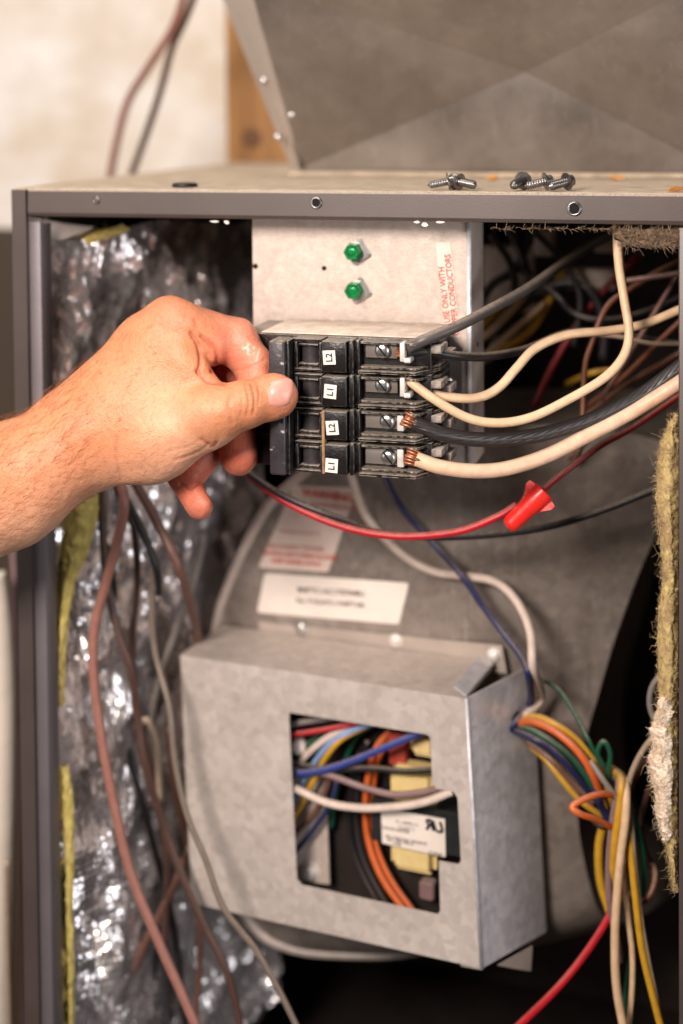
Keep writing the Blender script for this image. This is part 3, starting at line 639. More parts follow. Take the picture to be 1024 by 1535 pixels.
# ================================================================== CIRCUIT BREAKERS
YF = YO
rows = [(509, 560), (562, 611), (614, 661), (664, 713)]
def Xp(px, d=YF): return P(px, 610, d)[0]
def Zp(py, d=YF): return P(530, py, d)[2]
tags = ['L2', 'L1', 'L2', 'L1']
terms = [(574, 525, 604), (574, 577, 604), (581, 631, 606), (583, 685, 606)]
SCREW = None
for b_ in range(2):
    base = (Xp(520), YO+.04, Zp(rows[2*b_+1][1]))
    br_ = thing('circuit_breaker', base, ['dusty black double breaker with pale pairs of wires, upper of the two', 'black double breaker with thick single wires, lower of the two'][b_], 'circuit breaker', 'double breakers on the mounting plate')
    z_top, z_bot = Zp(rows[2*b_][0]), Zp(rows[2*b_+1][1])
    if b_ == 0: MB(YO).box(Xp(384), Xp(641), .0128, YP-YO-.004, z_top+.0002, z_top+.0010).obj('top_cover', 'dusty_cover', br_, bevel=.0003)
    # handle tie
    m_ = MB(YO); m_.box(Xp(413), Xp(437), -.014, .006, z_bot+.0006, z_top-.0006); hd = m_.obj('handle', 'handle_black', br_, bevel=.0016)
    m_ = MB(YO); m_.box(Xp(437), Xp(441), -.010, .006, z_bot+.0006, z_top-.0006); m_.obj('handle_rib', 'bakelite', hd, bevel=.0006)
    for k in range(2):
        r = 2*b_+k; z1, z0 = Zp(rows[r][0]), Zp(rows[r][1]); h = z1-z0
        m_ = MB(YO)
        m_.box(Xp(352), Xp(641), .0125, YP-YO-.006, z0+.0003, z1-.0003)                     # case
        pole = m_.obj('pole_case', 'bakelite', br_, bevel=.0006)
        m_ = MB(YO)
        # toggle recess: cheeks above and below, drum inside
        for zz0, zz1, yy in ((z1-.0028, z1-.0004, -.001), (z0+.0004, z0+.0022, -.001)): m_.box(Xp(442), Xp(484), yy, .0125, zz0, zz1)
        m_.box(Xp(480), Xp(484), -.0018, .0125, z0+.0022, z1-.0028); m_.box(Xp(442), Xp(447), -.0005, .0125, z0+.0022, z1-.0028)
        m_.obj('toggle_frame', 'bakelite', pole, bevel=.0004)
        cx = (Xp(447)+Xp(480))/2; V, Fc, _ = sweep(np.array([(cx, YO+.0085, z0+.0024), (cx, YO+.0085, z1-.003)]), .0068, 20)
        autosmooth(obj('toggle_drum', V, Fc, 'handle_black', pole), 40)
        for q in (.22, .80):
            zc = z0+h*q; MB(YO).box(Xp(449), Xp(478), -.0009, .006, zc-.0006, zc+.0006).obj('toggle_lip', 'bakelite', pole, bevel=.0003)
        m_ = MB(YO); m_.box(Xp(485), Xp(522), -.0038, .0125, z0+.0008, z1-.0012); lb = m_.obj('rating_block', 'bakelite', pole, bevel=.0007)
        px = [493.5, 495, 498, 497][r]; py = [536, 587, 641.5, 698][r]
        c = P(px, py, YO-.0041); tl_ = random.Random(r).uniform(-.1, .1); ru, uu = np.array([math.cos(tl_), 0, math.sin(tl_)]), np.array([-math.sin(tl_), 0, math.cos(tl_)])
        s = .0043; sq = [c+ru*a+uu*b for a, b in ((-s, -s*1.1), (s, -s*1.1), (s, s*1.1), (-s, s*1.1))]
        lt = plate('tag', sq, (0, 1, 0), .0003, 'label_white', pole)
        text('tag', tags[r], c+np.array([.0002, -.0003, 0]), uu, -ru, .0062, 'ink_black', pole, bold=.02)
        # barrier and terminal chamber
        m_ = MB(YO); m_.box(Xp(524), Xp(531), -.0012, .0125, z0+.0002, z1-.0002); m_.box(Xp(531), Xp(537), .004, .0125, z0+.001, z1-.001); m_.obj('barrier', 'bakelite', pole, bevel=.0005)
        for (za, zb_, nm) in ((z0+.0006, z0+.0022, 'chamber_fin'), (z0+.0034, z0+.0044, 'chamber_fin'), (z1-.0030, z1-.0018, 'chamber_fin')):
            yy = {0: -.001, 1: .003, 2: .0005}[(za > z0+.003)+(za > z0+.01)]
            ol = [(Xp(538), YO+yy, za), (Xp(622), YO+yy, za), (Xp(650), YO+.022, za), (Xp(650), YO+.05, za), (Xp(538), YO+.05, za)]
            plate(nm, ol, (0, 0, 1), zb_-za, 'bakelite', pole)
        for (q0, q1, ya, yb, za, zb_) in ((640, 656, .012, .034, .58, .80), (650, 664, .026, .046, .30, .55)):
            MB(YO).box(Xp(q0), Xp(q1), ya, yb, z0+h*za, z0+h*zb_).obj('terminal_step', 'dusty_bakelite', pole, bevel=.0006)
        # terminal
        tx, ty, lx = terms[r]; tc = P(tx, ty, YO+.0075)
        m_ = MB(YO); c2 = P(lx, ty, YO+.008); m_.box(c2[0]-.0005, c2[0]+.0028, .001, .013, c2[2]-.0066, c2[2]+.0060); m_.box(c2[0]+.0022, c2[0]+.0068, .0005, .012, c2[2]-.0072, c2[2]-.0042)
        if r > 1: m_ = MB(YO); m_.box(c2[0]-.004, c2[0]+.0005, .004, .013, c2[2]-.0062, c2[2]+.0058)
        m_.obj('lug', 'white_lug', br_, bevel=.0006)
        MB(YO).box(P(548, ty, YO+.009)[0], P(596, ty, YO+.009)[0], .0088, .0122, tc[2]-.0056, tc[2]+.0056).obj('terminal_plate', 'grey_metal', br_, bevel=.0004)
        V, Fc = lathe(tc, (0, -1, 0), [(-.004, .0052), (.0018, .0052), (.003, .0042), (.0034, .0025), (.0035, .0002)], 20); sc_ = autosmooth(obj('terminal_screw', V, Fc, 'zinc', br_), 45)
        a = -.9; d1 = np.array([math.cos(a), 0, math.sin(a)]); d2 = np.array([-math.sin(a), 0, math.cos(a)]); o2 = tc+np.array([0, -.0036, 0])
        plate('slot', [o2+d1*.0046+d2*.0006, o2-d1*.0046+d2*.0006, o2-d1*.0046-d2*.0006, o2+d1*.0046-d2*.0006], (0, 1, 0), .003, 'hole', sc_)
# brown packing strip and white smears beside the lower poles
m_ = MB(YO); m_.box(Xp(484.5), Xp(489), -.0045, .001, Zp(711), Zp(616)); tag(m_.obj('packing_strip', 'chip', bevel=.0006), 'thin tan strip standing between handles and tags of the lower breaker', 'strip')
for o in bpy.data.objects:
    if o.name == 'packing_strip': o.data.materials[0] = mat('tan_strip', (150, 118, 84), .8, vscale=200, var=.4)

# ================================================================== WIRES AT THE BREAKERS
G1 = 'wires from the breaker terminals'
def stub(pts, wpx, parent):                  # bare strands at the end of a wire
    a, b = np.asarray(pts[0]), np.asarray(pts[1]); d, u, v = frame(b-a); r = wpx/2*.00046; mb = MB()
    for j in range(16):
        an = j*2.4; off = (u*math.cos(an)+v*math.sin(an))*r*.8*math.sqrt(j/16)
        V, Fc, _ = sweep(np.array([a-d*(.006+.002*random.random())+off*1.15, a-d*.002+off*(.95+.2*random.random()), a+d*.003+off*.9]), r*.19, 6); mb.add(V, Fc)
    mb.obj('copper_strand', 'copper', parent, smooth=True)
def pb(*q): return [P(x, y, d+YO*min(1, max(0, (930-x)/300))) for x, y, d in q]
w1 = pb((612, 521, .008), (640, 508, .006), (690, 487, .012), (740, 461, .035), (790, 433, .07), (835, 402, .12), (880, 372, .18), (930, 345, .24)); o = wire('wire', w1, 17, 'wire_dusty_black', 'dusty grey black wire slanting up right from the top terminal', group=G1, taper=.85); stub(w1, 14, o)
w2 = pb((610, 529, .010), (640, 527, .014), (690, 534, .02), (735, 534, .04), (790, 523, .07), (850, 500, .10), (910, 500, .14), (1000, 515, .18), (1040, 518, .2)); o = wire('wire', w2, 13, 'wire_black', 'dark wire running level right from the top terminal', group=G1); stub(w2, 10, o)
w3 = pb((610, 573, .016), (640, 588, .018), (690, 597, .020), (724, 594, .025), (750, 579, .03), (775, 551, .035), (803, 522, .045), (850, 502, .055), (910, 496, .062), (962, 487, .07), (1010, 468, .08), (1060, 445, .09)); o = wire('wire', w3, 14, 'wire_cream', 'cream wire that rises in an S curve to the right post', group=G1); stub(w3, 10, o)
w4 = pb((610, 568, .008), (650, 598, .004), (700, 626, .004), (745, 634, .006), (795, 626, .010), (850, 600, .015), (905, 567, .02), (934, 535, .026), (943, 500, .032), (936, 450, .038), (928, 400, .042), (925, 350, .045), (926, 315, .05)); o = wire('wire', w4, 14, 'wire_cream', 'cream wire that dips then turns straight up to the rail', group=G1); stub(w4, 10, o)
w5 = pb((620, 632, .006), (660, 650, .004), (720, 659, .006), (790, 655, .012), (850, 641, .018), (900, 623, .022), (960, 592, .03), (1010, 556, .036), (1060, 515, .042)); o = wire('wire', w5, 22, 'wire_stranded', 'thick black wire with twisted ridges from the third terminal', group=G1, k=18); stub(w5, 26, o)
w6 = pb((624, 688, .004), (660, 700, .002), (710, 706, .003), (760, 702, .006), (820, 683, .012), (880, 653, .017), (950, 616, .024), (1010, 579, .03), (1060, 545, .036)); o = wire('wire', w6, 22, 'wire_thick_cream', 'thick pale cream wire from the lowest terminal', group=G1, k=18); stub(w6, 26, o)
wire('wire', pw((930, 340, .05), (932, 400, .048), (940, 460, .044)), 9, 'wire_tan', 'thin tan wire lying along the upright cream wire under the rail')

G2 = 'wires slung below the breakers'
wire('wire', pw((352, 690, .06), (370, 710, .05), (400, 734, .04), (440, 759, .035), (500, 785, .032), (560, 800, .03), (620, 804, .03), (690, 796, .03), (745, 775, .032), (775, 757, .036)), 11, 'wire_red', 'bright red wire sagging below the breakers to the red wire nut', group=G2)
wire('wire', pw((356, 694, .05), (380, 714, .042), (410, 735, .036), (455, 757, .034), (510, 778, .036), (560, 797, .045), (640, 805, .06), (730, 802, .075), (820, 790, .09), (900, 766, .1), (985, 733, .11), (1040, 715, .12)), 11, 'wire_black', 'black wire sagging beside the red one and on to the right', group=G2)
# wire nut
a, b = P(761, 790, .024), P(815, 737, .034); ax = b-a; L_ = np.linalg.norm(ax); s = .00047
nt = thing('wire_nut', a, 'bright red winged wire nut hanging over the blower housing', 'wire nut')
V, Fc = lathe(a, ax, [(.0012, s*4), (.0004, s*6), (0, s*8), (L_*.03, s*11), (L_*.10, s*13), (L_*.55, s*14.5), (L_*.60, s*16), (L_*1.0, s*17), (L_*1.02, s*15.5), (L_*.98, s*11)], 24)
V = np.array(V)
autosmooth(obj('shell', V, Fc, 'nut_red', nt), 45)
d, u, v = frame(ax); side = np.cross(d, Fw+.5*Rt); side /= np.linalg.norm(side); nrm = np.cross(side, d)
for sg in (-1, 1):
    c = [a+d*L_*t+side*sg*s*q for t, q in ((.58, 13), (.72, 19), (.86, 26), (.96, 26), (1.0, 13))]
    plate('wing', c, nrm, s*7, 'nut_red', nt)
V, Fc = lathe(a-d*.0001, -d, [(0, s*4.2), (.0003, s*3.6)], 12); obj('tip_dimple', V, Fc, 'ink_red', nt)
wire('wire', pw((812, 736, .04), (850, 705, .045), (900, 668, .06), (950, 640, .08), (1030, 585, .1)), 9, 'wire_dark_red', 'dark red wire rising right from the wire nut', group='wires rising from the wire nut')
wire('wire', pw((808, 738, .04), (835, 716, .05), (862, 690, .07), (872, 650, .09), (876, 560, .11), (885, 520, .12), (910, 460, .13), (950, 430, .15), (1000, 400, .16), (1070, 372, .17)), 9, 'wire_rust', 'rust brown wire climbing from the wire nut behind the cream wires', group='wires rising from the wire nut')

# dim wires inside, upper right
dim = [('rust', [(880, 610, .16), (940, 560, .15), (1000, 500, .14), (1050, 455, .14)], 8, 'rust coloured wire crossing the dark opening near the right post'),
       ('rust', [(860, 640, .18), (920, 590, .18), (1000, 540, .17), (1050, 510, .17)], 8, 'dim rust wire just below the rust coloured one by the right post'),
       ('brown', [(930, 422, .12), (980, 415, .12), (1050, 405, .12)], 9, 'brown wire level across the dark gap under the fibre pad'),
       ('tan', [(880, 500, .1), (930, 505, .11), (980, 515, .12), (1050, 514, .13)], 7, 'thin tan wire just below the rising cream wire'),
       ('yellow', [(716, 545, .20), (745, 528, .2), (790, 500, .2), (815, 465, .21), (832, 430, .22), (850, 395, .24)], 12, 'yellow wire curving up in the dark right of the plate'),
       ('cream', [(712, 545, .17), (745, 517, .17), (785, 482, .18), (815, 455, .2)], 10, 'cream wire beside the yellow one right of the plate'),
       ('cream', [(712, 515, .17), (740, 492, .17), (770, 462, .19), (800, 425, .21)], 11, 'upper cream wire behind the dusty grey wire'),
       ('yellow', [(712, 500, .19), (735, 478, .19), (765, 450, .21)], 10, 'short yellow wire between plate edge and upper cream wire'),
       ('black', [(710, 480, .21), (735, 430, .21), (775, 400, .21), (800, 340, .21)], 13, 'black cable looping at the back right of the plate'),
       ('black', [(760, 335, .215), (785, 390, .205), (800, 440, .205)], 13, 'black cable hanging straight down under the rail'),
       ('black', [(720, 560, .205), (770, 470, .205), (830, 428, .205), (880, 432, .205), (905, 480, .205), (905, 540, .205)], 16, 'thick black cable arching over the yellow wire'),
       ('dark_red', [(800, 610, .21), (830, 545, .21), (870, 480, .215), (910, 430, .215), (960, 380, .215)], 10, 'dark red wire deep behind the upright cream wire'),
       ('black', [(735, 350, .19), (765, 395, .19), (770, 440, .2), (745, 500, .2)], 12, 'black cable bending down close to the plate edge'),
       ('black', [(800, 345, .2), (850, 400, .2), (870, 450, .2), (860, 520, .2)], 11, 'black cable dropping left of the upright cream wire'),
       ('black', [(770, 400, .2), (830, 440, .18), (860, 470, .18), (905, 480, .18), (960, 470, .2), (1060, 430, .22)], 9, 'thin black wire dim above the rising cream wire'),
       ('brown', [(900, 600, .15), (950, 520, .15), (1005, 430, .15), (1060, 340, .15)], 8, 'brown wire rising steeply behind the right post'),
       ('rust', [(855, 690, .15), (900, 640, .15), (960, 600, .14), (1040, 560, .13)], 9, 'rust wire running under the thick black cable'),
       ('yellow', [(850, 575, .25), (885, 560, .2), (905, 556, .2), (930, 555, .2)], 9, 'short dim yellow wire end behind the cream bend')]
for c, pts, wp, l in dim: wire('wire', pw(*pts), wp, 'wire_'+c, l, group='dim wires in the upper right opening', n=7, k=8)

# ================================================================== BLOWER HOUSING + CONTROL BOX
u_ = -(ray(-4547, 250)); u_ /= np.linalg.norm(u_)                       # along the box front, to the right
v_ = -Up*1.0 + Rt*.051; v_ -= u_*np.dot(v_, u_); v_ /= np.linalg.norm(v_)  # down the box front
n_ = np.cross(v_, u_); n_ = n_ if n_[1] > 0 else -n_                    # into the cabinet
TR = P(699, 1047, .065)
BD = .078
def BF(px, py, w_=0.0): return on_plane(px, py, TR+n_*w_, n_)           # a point on the plane w_ behind the box front
H = lambda px, py, w_=0.0: BF(px, py, BD+w_)                            # on the housing's side plate

bh = thing('blower_housing', H(600, 1480), 'round galvanised blower housing with two paper labels', 'blower')
outl = [(322, 958), (329, 915), (345, 870), (365, 825), (386, 785), (408, 752), (440, 722), (490, 685), (560, 655), (650, 640), (760, 642), (870, 655), (960, 690), (992, 740), (975, 800), (940, 880), (905, 980), (880, 1070), (860, 1150), (852, 1250), (866, 1350), (890, 1450), (925, 1580), (800, 1640), (640, 1560), (535, 1480), (455, 1452), (408, 1420), (372, 1378), (336, 1310), (316, 1200), (312, 1080)]
ol = spline([H(*p) for p in outl]+[H(*outl[0])], 4)[:-1]
def drum(p):                                   # side bent back to the right and at the foot to darken it there
    x, y = to_px(p); t = max(0, (x-640)/340); r_ = max(0, (700-y)/120)
    b_ = max(0, (y-1385)/95); return p+n_*(.08*t**2+.02*r_**2+.05*b_**2)
cc = H(600, 1090); n = len(ol); NR = 26; V = []
for k in range(NR+1):
    for p in ol: V.append(drum(cc+(p-cc)*(k/NR)))
V.append(drum(cc))
Fc = [(k*n+i, k*n+(i+1) % n, (k+1)*n+(i+1) % n, (k+1)*n+i) for k in range(1, NR) for i in range(n)]+[(n*(NR+1), n+i, n+(i+1) % n) for i in range(n)]
Fc = [f[::-1] for f in Fc]
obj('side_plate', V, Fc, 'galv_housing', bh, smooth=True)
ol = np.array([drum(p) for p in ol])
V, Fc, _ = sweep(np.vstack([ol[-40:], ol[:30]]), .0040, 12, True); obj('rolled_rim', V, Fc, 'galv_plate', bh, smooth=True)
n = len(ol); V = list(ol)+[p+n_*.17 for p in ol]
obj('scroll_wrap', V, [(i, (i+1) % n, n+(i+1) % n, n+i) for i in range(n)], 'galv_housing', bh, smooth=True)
# mounting strip with three screws
ms = plate('mounting_strip', [H(388, 932, -.002), H(752, 968, -.002), H(760, 1010, -.002), H(388, 972, -.002)], n_, .0012, 'galvanised', bh)
for (px, py, m) in ((452, 941, 'zinc'), (594, 960, 'white_lug'), (741, 982, 'white_lug')):
    V, Fc = lathe(H(px, py, -.0022), -n_, [(0, .006), (.001, .0058), (.0013, .0042), (.0034, .004), (.004, .003)], 12); autosmooth(obj('hex_screw', V, Fc, m, ms), 35)
# labels
s1 = plate('caution_label', rounded([H(440, 728, -.0004), H(536, 731, -.0004), H(492, 858, -.0004), H(387, 851, -.0004)], .003), n_, .0002, 'label_pink', bh)
def hline(x0, y0, x1, y1): 
    a, b = H(x0, y0, -.0007), H(x1, y1, -.0007); return (a+b)/2, (b-a), np.linalg.norm(b-a)
def label_text(s, x0, y0, x1, y1, m, parent, size, bold=.02, w_=-.0007, f=H):
    a, b = f(x0, y0, w_), f(x1, y1, w_); r = b-a; L__ = np.linalg.norm(r); up = -v_-r*np.dot(-v_, r)/L__**2
    t = text('lettering', s, (a+b)/2, r, up, size, m, parent, bold=bold)
    wd = max(v.co.x for v in t.data.vertices)-min(v.co.x for v in t.data.vertices); return t
label_text('WARNING', 466, 740, 516, 746, 'ink_red', s1, .0095, .03)
label_text('HAZARDOUS VOLTAGE', 484, 757, 524, 762, 'ink_pale_red', s1, .0042, .03)
label_text('DISCONNECT POWER', 414, 819, 470, 823, 'ink_pale_red', s1, .0052, .02)
label_text('BEFORE SERVICING UNIT', 412, 816+18, 490, 840, 'ink_red', s1, .0050, .03) if False else None
label_text('MOVING PARTS INSIDE BLOWER', 411, 830, 489, 836, 'ink_red', s1, .0046, .03)
label_text('KEEP HANDS AWAY', 411, 816+25, 478, 846, 'ink_red', s1, .0050, .03)
label_text('Read the manual first', 420, 796, 480, 800, 'ink_pale_red', s1, .0042, .0)
s2 = plate('serial_label', rounded([H(397, 859, -.0004), H(613, 874, -.0004), H(598, 936, -.0004), H(385, 918, -.0004)], .003), n_, .0002, 'label_white', bh)
label_text('M4FTC1AC1707048U', 445, 884, 548, 891, 'ink_grey', s2, .0066, .02)
label_text('No. F1G2A7L11N0F710B', 442, 900, 548, 908, 'ink_grey', s2, .0058, .02)

cb = thing('control_box', BF(500, 1450), 'dusty galvanised control box with a cut out window on the blower', 'control box')
outer = [BF(*p) for p in ((271, 982), (699, 1047), (722, 1452), (288, 1354))]
win = [(434, 1068), (640, 1101), (645, 1106), (648, 1173), (654, 1182), (680, 1187), (686, 1196), (691, 1290), (687, 1296), (658, 1291), (660, 1366), (656, 1371), (452, 1327), (445, 1319), (433, 1074)]
plate('front_cover', outer, n_, .0012, 'galv_box', cb, holes=[[BF(*p) for p in win]])
# right side, turned back from the front; its outline lies in the plane through the right edge
ns = np.cross(H(790, 1010)-TR, BF(722, 1452)-TR); ns /= np.linalg.norm(ns); ns = ns if np.dot(ns, u_) > 0 else -ns
def BS(px, py): return on_plane(px, py, TR+ns*.0006, ns)
TRB, BRB = TR+n_*BD, BF(722, 1452)+n_*BD
side_poly = [BF(699, 1047, .0003)+u_*.0002, BS(784, 1004), BS(803, 1100), BS(819, 1397), BF(722, 1452, .0003)+u_*.0002]
sp_ = plate('side_cover', side_poly, -ns, .0012, 'galv_lit', cb)
V, Fc, _ = sweep(np.array([BF(699, 1047, .0008), BF(722, 1452, .0008)]), .0014, 10); obj('bend', V, Fc, 'galv_lit', cb, smooth=True)
tlb, trb = H(345, 950), H(745, 998)
top_poly = [BF(271, 982, .0002), BF(699, 1047, .0002), TR+n_*(BD-.004), BF(271, 982)+n_*(BD-.004)]
plate('top_cover', top_poly, v_, .0012, 'galv_box', cb)
ft = [BF(699, 1046, .001)-v_*.0008, BF(680, 1033, .002)-v_*.0008+n_*.001, BF(680, 1033, .002)-v_*.0008+n_*(BD-.012), BF(699, 1046)-v_*.0008+n_*(BD-.008)]
plate('lap_flange', ft, -v_, .0012, 'galv_lit', cb)
bp_ = [BF(722, 1452)+n_*.001+v_*.0005, BF(722, 1452)+n_*(BD+.006)+v_*.0005, BF(690, 1446)+n_*(BD+.006)+v_*.0005, BF(690, 1446)+n_*.001+v_*.0005]
plate('bottom_flange', bp_, v_, .0012, 'galvanised', cb)
plate('tail_tab', [BF(745, 1447, .02), BF(798, 1418, .05), BF(796, 1456, .05), BF(770, 1452, .035)], n_, .001, 'galvanised', cb)
lf = [BF(271, 982, .0014), BF(288, 1354, .0014), BF(288, 1354)+n_*BD, BF(271, 982)+n_*BD]
plate('side_cover', lf, -u_, .001, 'galvanised', cb)
# wire hole in the side
hc = BS(775, 1083)+ns*.0004
V, Fc = lathe(hc, ns, [(0, .0085), (.0006, .0083), (.0006, .001)], 20); V = np.array(V); V = hc+(V-hc); obj('wire_hole', V, Fc, 'hole', cb)
# inside: dark back plate, strip with screw
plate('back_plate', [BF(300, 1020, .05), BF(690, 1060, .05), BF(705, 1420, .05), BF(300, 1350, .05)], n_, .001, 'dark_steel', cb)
strip = plate('metal_strip', [BF(425, 1150, .034), BF(488, 1160, .034), BF(494, 1326, .034), BF(432, 1318, .034)], n_, .0015, 'galv_plate', cb)
V, Fc = lathe(BF(466, 1306, .034), -n_, [(0, .0085), (.0012, .0082), (.0016, .0055), (.005, .005), (.006, .003)], 16); autosmooth(obj('strip_screw', V, Fc, 'white_lug', strip), 40)
V, Fc = lathe(BF(450, 1116, .028), -n_, [(0, .007), (.006, .006), (.008, .003)], 14); obj('connector', V, Fc, 'label_white', strip, smooth=True)

# transformer
tf = thing('transformer', BF(620, 1330, .04), 'yellow wound transformer with black core and white label inside the control box', 'transformer')
def bbox_on(a, b, w0, w1, name, m, parent, bev=.001):
    p, q = BF(*a, w0), BF(*b, w0); du = np.dot(q-p, u_); dv = np.dot(q-p, v_); V = []
    for w_ in (0, w1-w0):
        for (i, j) in ((0, 0), (1, 0), (1, 1), (0, 1)): V.append(p+u_*du*i+v_*dv*j+n_*w_)
    o = obj(name, V, [(0, 1, 2, 3), (7, 6, 5, 4), (0, 4, 5, 1), (1, 5, 6, 2), (2, 6, 7, 3), (3, 7, 4, 0)], m, parent)
    bm = bmesh.new(); bm.from_mesh(o.data); bmesh.ops.recalc_face_normals(bm, faces=bm.faces)
    if bev: bmesh.ops.bevel(bm, geom=list(bm.edges), offset=bev, segments=3, affect='EDGES')
    bm.to_mesh(o.data); bm.free(); return autosmooth(o, 40)
bbox_on((556, 1196), (700, 1288), .018, .044, 'core', 'core_black', tf, .0008)
bbox_on((582, 1148), (652, 1318), .022, .044, 'coil', 'coil_yellow', tf, .005)
bbox_on((582, 1100), (608, 1150), .030, .042, 'coil_tab', 'coil_red', tf, .001)
bbox_on((612, 1098), (652, 1140), .026, .042, 'bobbin', 'coil_yellow', tf, .004)
bbox_on((628, 1322), (650, 1352), .03, .04, 'foot', 'wire_mauve', tf, .001)
tl_lab = plate('rating_label', [BF(571, 1211, .0174), BF(667, 1228, .0174), BF(668, 1285, .0174), BF(573, 1264, .0174)], n_, .0003, 'label_white', tf)
LB = lambda px, py, w_=0: BF(px, py, .0170)
_a, _b = LB(650, 1238), LB(662, 1240); _r = (_b-_a)/np.linalg.norm(_b-_a); _u = -v_-_r*np.dot(-v_, _r)
text('recognition_mark', 'R', LB(644, 1237), _r, _u-_r*.25, .0118, 'ink_black', tl_lab, bold=.045, xs=-1)
text('recognition_mark', 'U', LB(657, 1241), _r, _u-_r*.25, .0118, 'ink_black', tl_lab, bold=.045)
for (s, a, b, z) in (('41-10996-11', 592, 628, 1231), ('CLASS 2', 594, 624, 1239), ('TRANSFORMER', 577, 606, 1241), ('PRI 208/230V 50/60HZ', 578, 640, 1254), ('SEC 24V 40VA', 578, 622, 1258), ('1706', 586, 604, 1264), ('CHINA', 644, 662, 1278)):
    q = (a-571)*.19; label_text(s, a, z, b, z+(b-a)*.19, 'ink_grey', tl_lab, .0036, 0, f=LB)

GI = 'coloured wires inside the control box'
def bw(c, pts, wp, l): return wire('wire', [BF(x, y, w_) for x, y, w_ in pts], wp, 'wire_'+c, l, group=GI, n=8)
bw('red', [(415, 1103, .014), (445, 1100, .014), (490, 1093, .016), (545, 1082, .02), (600, 1070, .03)], 8, 'red wire along the top of the box window')
bw('green', [(425, 1150, .03), (445, 1130, .028), (475, 1108, .026), (520, 1085, .024), (560, 1072, .03)], 10, 'green wire curving up left in the box window')
bw('white', [(440, 1155, .026), (458, 1133, .024), (485, 1110, .022), (525, 1086, .022), (570, 1072, .03)], 11, 'short white wire curving up beside the green one')
bw('grey', [(425, 1088, .02), (470, 1080, .02), (540, 1072, .03)], 9, 'grey wire at the very top of the box window')
bw('sky', [(430, 1225, .03), (446, 1190, .026), (466, 1152, .022), (495, 1115, .02), (535, 1092, .022), (575, 1080, .03)], 9, 'pale blue wire curving beside the yellow one')
bw('yellow', [(430, 1240, .028), (450, 1208, .024), (470, 1170, .02), (488, 1136, .019), (512, 1108, .02), (550, 1088, .026)], 9, 'yellow wire sweeping down left in the box window')
bw('blue', [(420, 1156, .014), (450, 1159, .013), (490, 1153, .011), (535, 1138, .010), (580, 1119, .011), (630, 1099, .014), (660, 1090, .02)], 11, 'blue wire crossing the box window in front')
bw('black', [(420, 1140, .018), (450, 1147, .018), (500, 1153, .016), (560, 1152, .014), (610, 1156, .012), (665, 1152, .012)], 9, 'black wire level across the box window')
bw('mauve', [(470, 1155, .016), (505, 1166, .014), (550, 1182, .012), (590, 1191, .010), (630, 1188, .008), (665, 1180, .006)], 10, 'mauve wire sagging above the white one')
bw('white', [(415, 1172, .01), (445, 1183, .008), (490, 1203, .006), (540, 1211, .004), (595, 1209, .003), (640, 1201, .003), (678, 1186, .004)], 12, 'white wire sagging right across the front of the window')
bw('orange', [(585, 1095, .036), (562, 1125, .034), (551, 1170, .03), (548, 1225, .028), (556, 1275, .026), (576, 1322, .024), (612, 1372, .022), (640, 1410, .022)], 10, 'inner orange wire dropping through the window')
bw('orange', [(595, 1100, .040), (570, 1130, .038), (560, 1172, .036), (557, 1225, .034), (566, 1275, .032), (588, 1322, .03), (624, 1372, .028), (650, 1410, .028)], 10, 'outer orange wire dropping through the window')
bw('black', [(552, 1110, .04), (540, 1160, .038), (534, 1220, .034), (540, 1275, .03), (558, 1320, .028), (588, 1372, .026)], 10, 'black wire dropping left of the orange pair')
bw('black', [(540, 1130, .042), (528, 1190, .04), (526, 1250, .038), (538, 1300, .034), (566, 1355, .03)], 9, 'further black wire left of the orange pair')
bw('navy', [(430, 1292, .026), (450, 1268, .024), (475, 1236, .024), (495, 1205, .026), (505, 1170, .03)], 8, 'dark blue wire in the lower left of the window')
bw('brown', [(430, 1262, .03), (455, 1236, .028), (480, 1205, .03), (500, 1150, .034)], 9, 'brown wire behind the dark blue one')
bw('green', [(496, 1240, .04), (505, 1180, .04), (530, 1110, .04), (560, 1085, .04)], 9, 'dark green wire deep behind the blue wire')

# long wires over the housing
GH = 'wires lying over the blower housing'
wire('wire', [P(522, 700, .09)]+[H(x, y, -d) for x, y, d in ((545, 765, .02), (572, 802, .012), (610, 836, .010), (652, 857, .010), (695, 863, .012), (742, 872, .016), (775, 902, .024), (795, 948, .034), (799, 1000, .042))]+[BS(792, 1040)+ns*.012, BS(776, 1070)+ns*.007, BS(768, 1092)-ns*.004], 13, 'wire_white', 'white wire snaking over the housing into the box side', group=GH)
wire('wire', [P(570, 700, .1)]+[H(x, y, -d) for x, y, d in ((600, 758, .02), (650, 815, .016), (692, 862, .026), (722, 905, .024), (752, 945, .026), (782, 985, .034), (792, 1012, .042))]+[BS(782, 1050)+ns*.008, BS(770, 1078)+ns*.004, BS(766, 1098)-ns*.004], 11, 'wire_navy', 'dark blue wire crossing the white one over the housing', group=GH)
wire('wire', [H(x, y, -d) for x, y, d in ((810, 1018, .004), (838, 1034, .01), (862, 1070, .02), (880, 1105, .03), (900, 1145, .03))], 7, 'wire_green', 'thin green wire arching from the housing to the bundle')

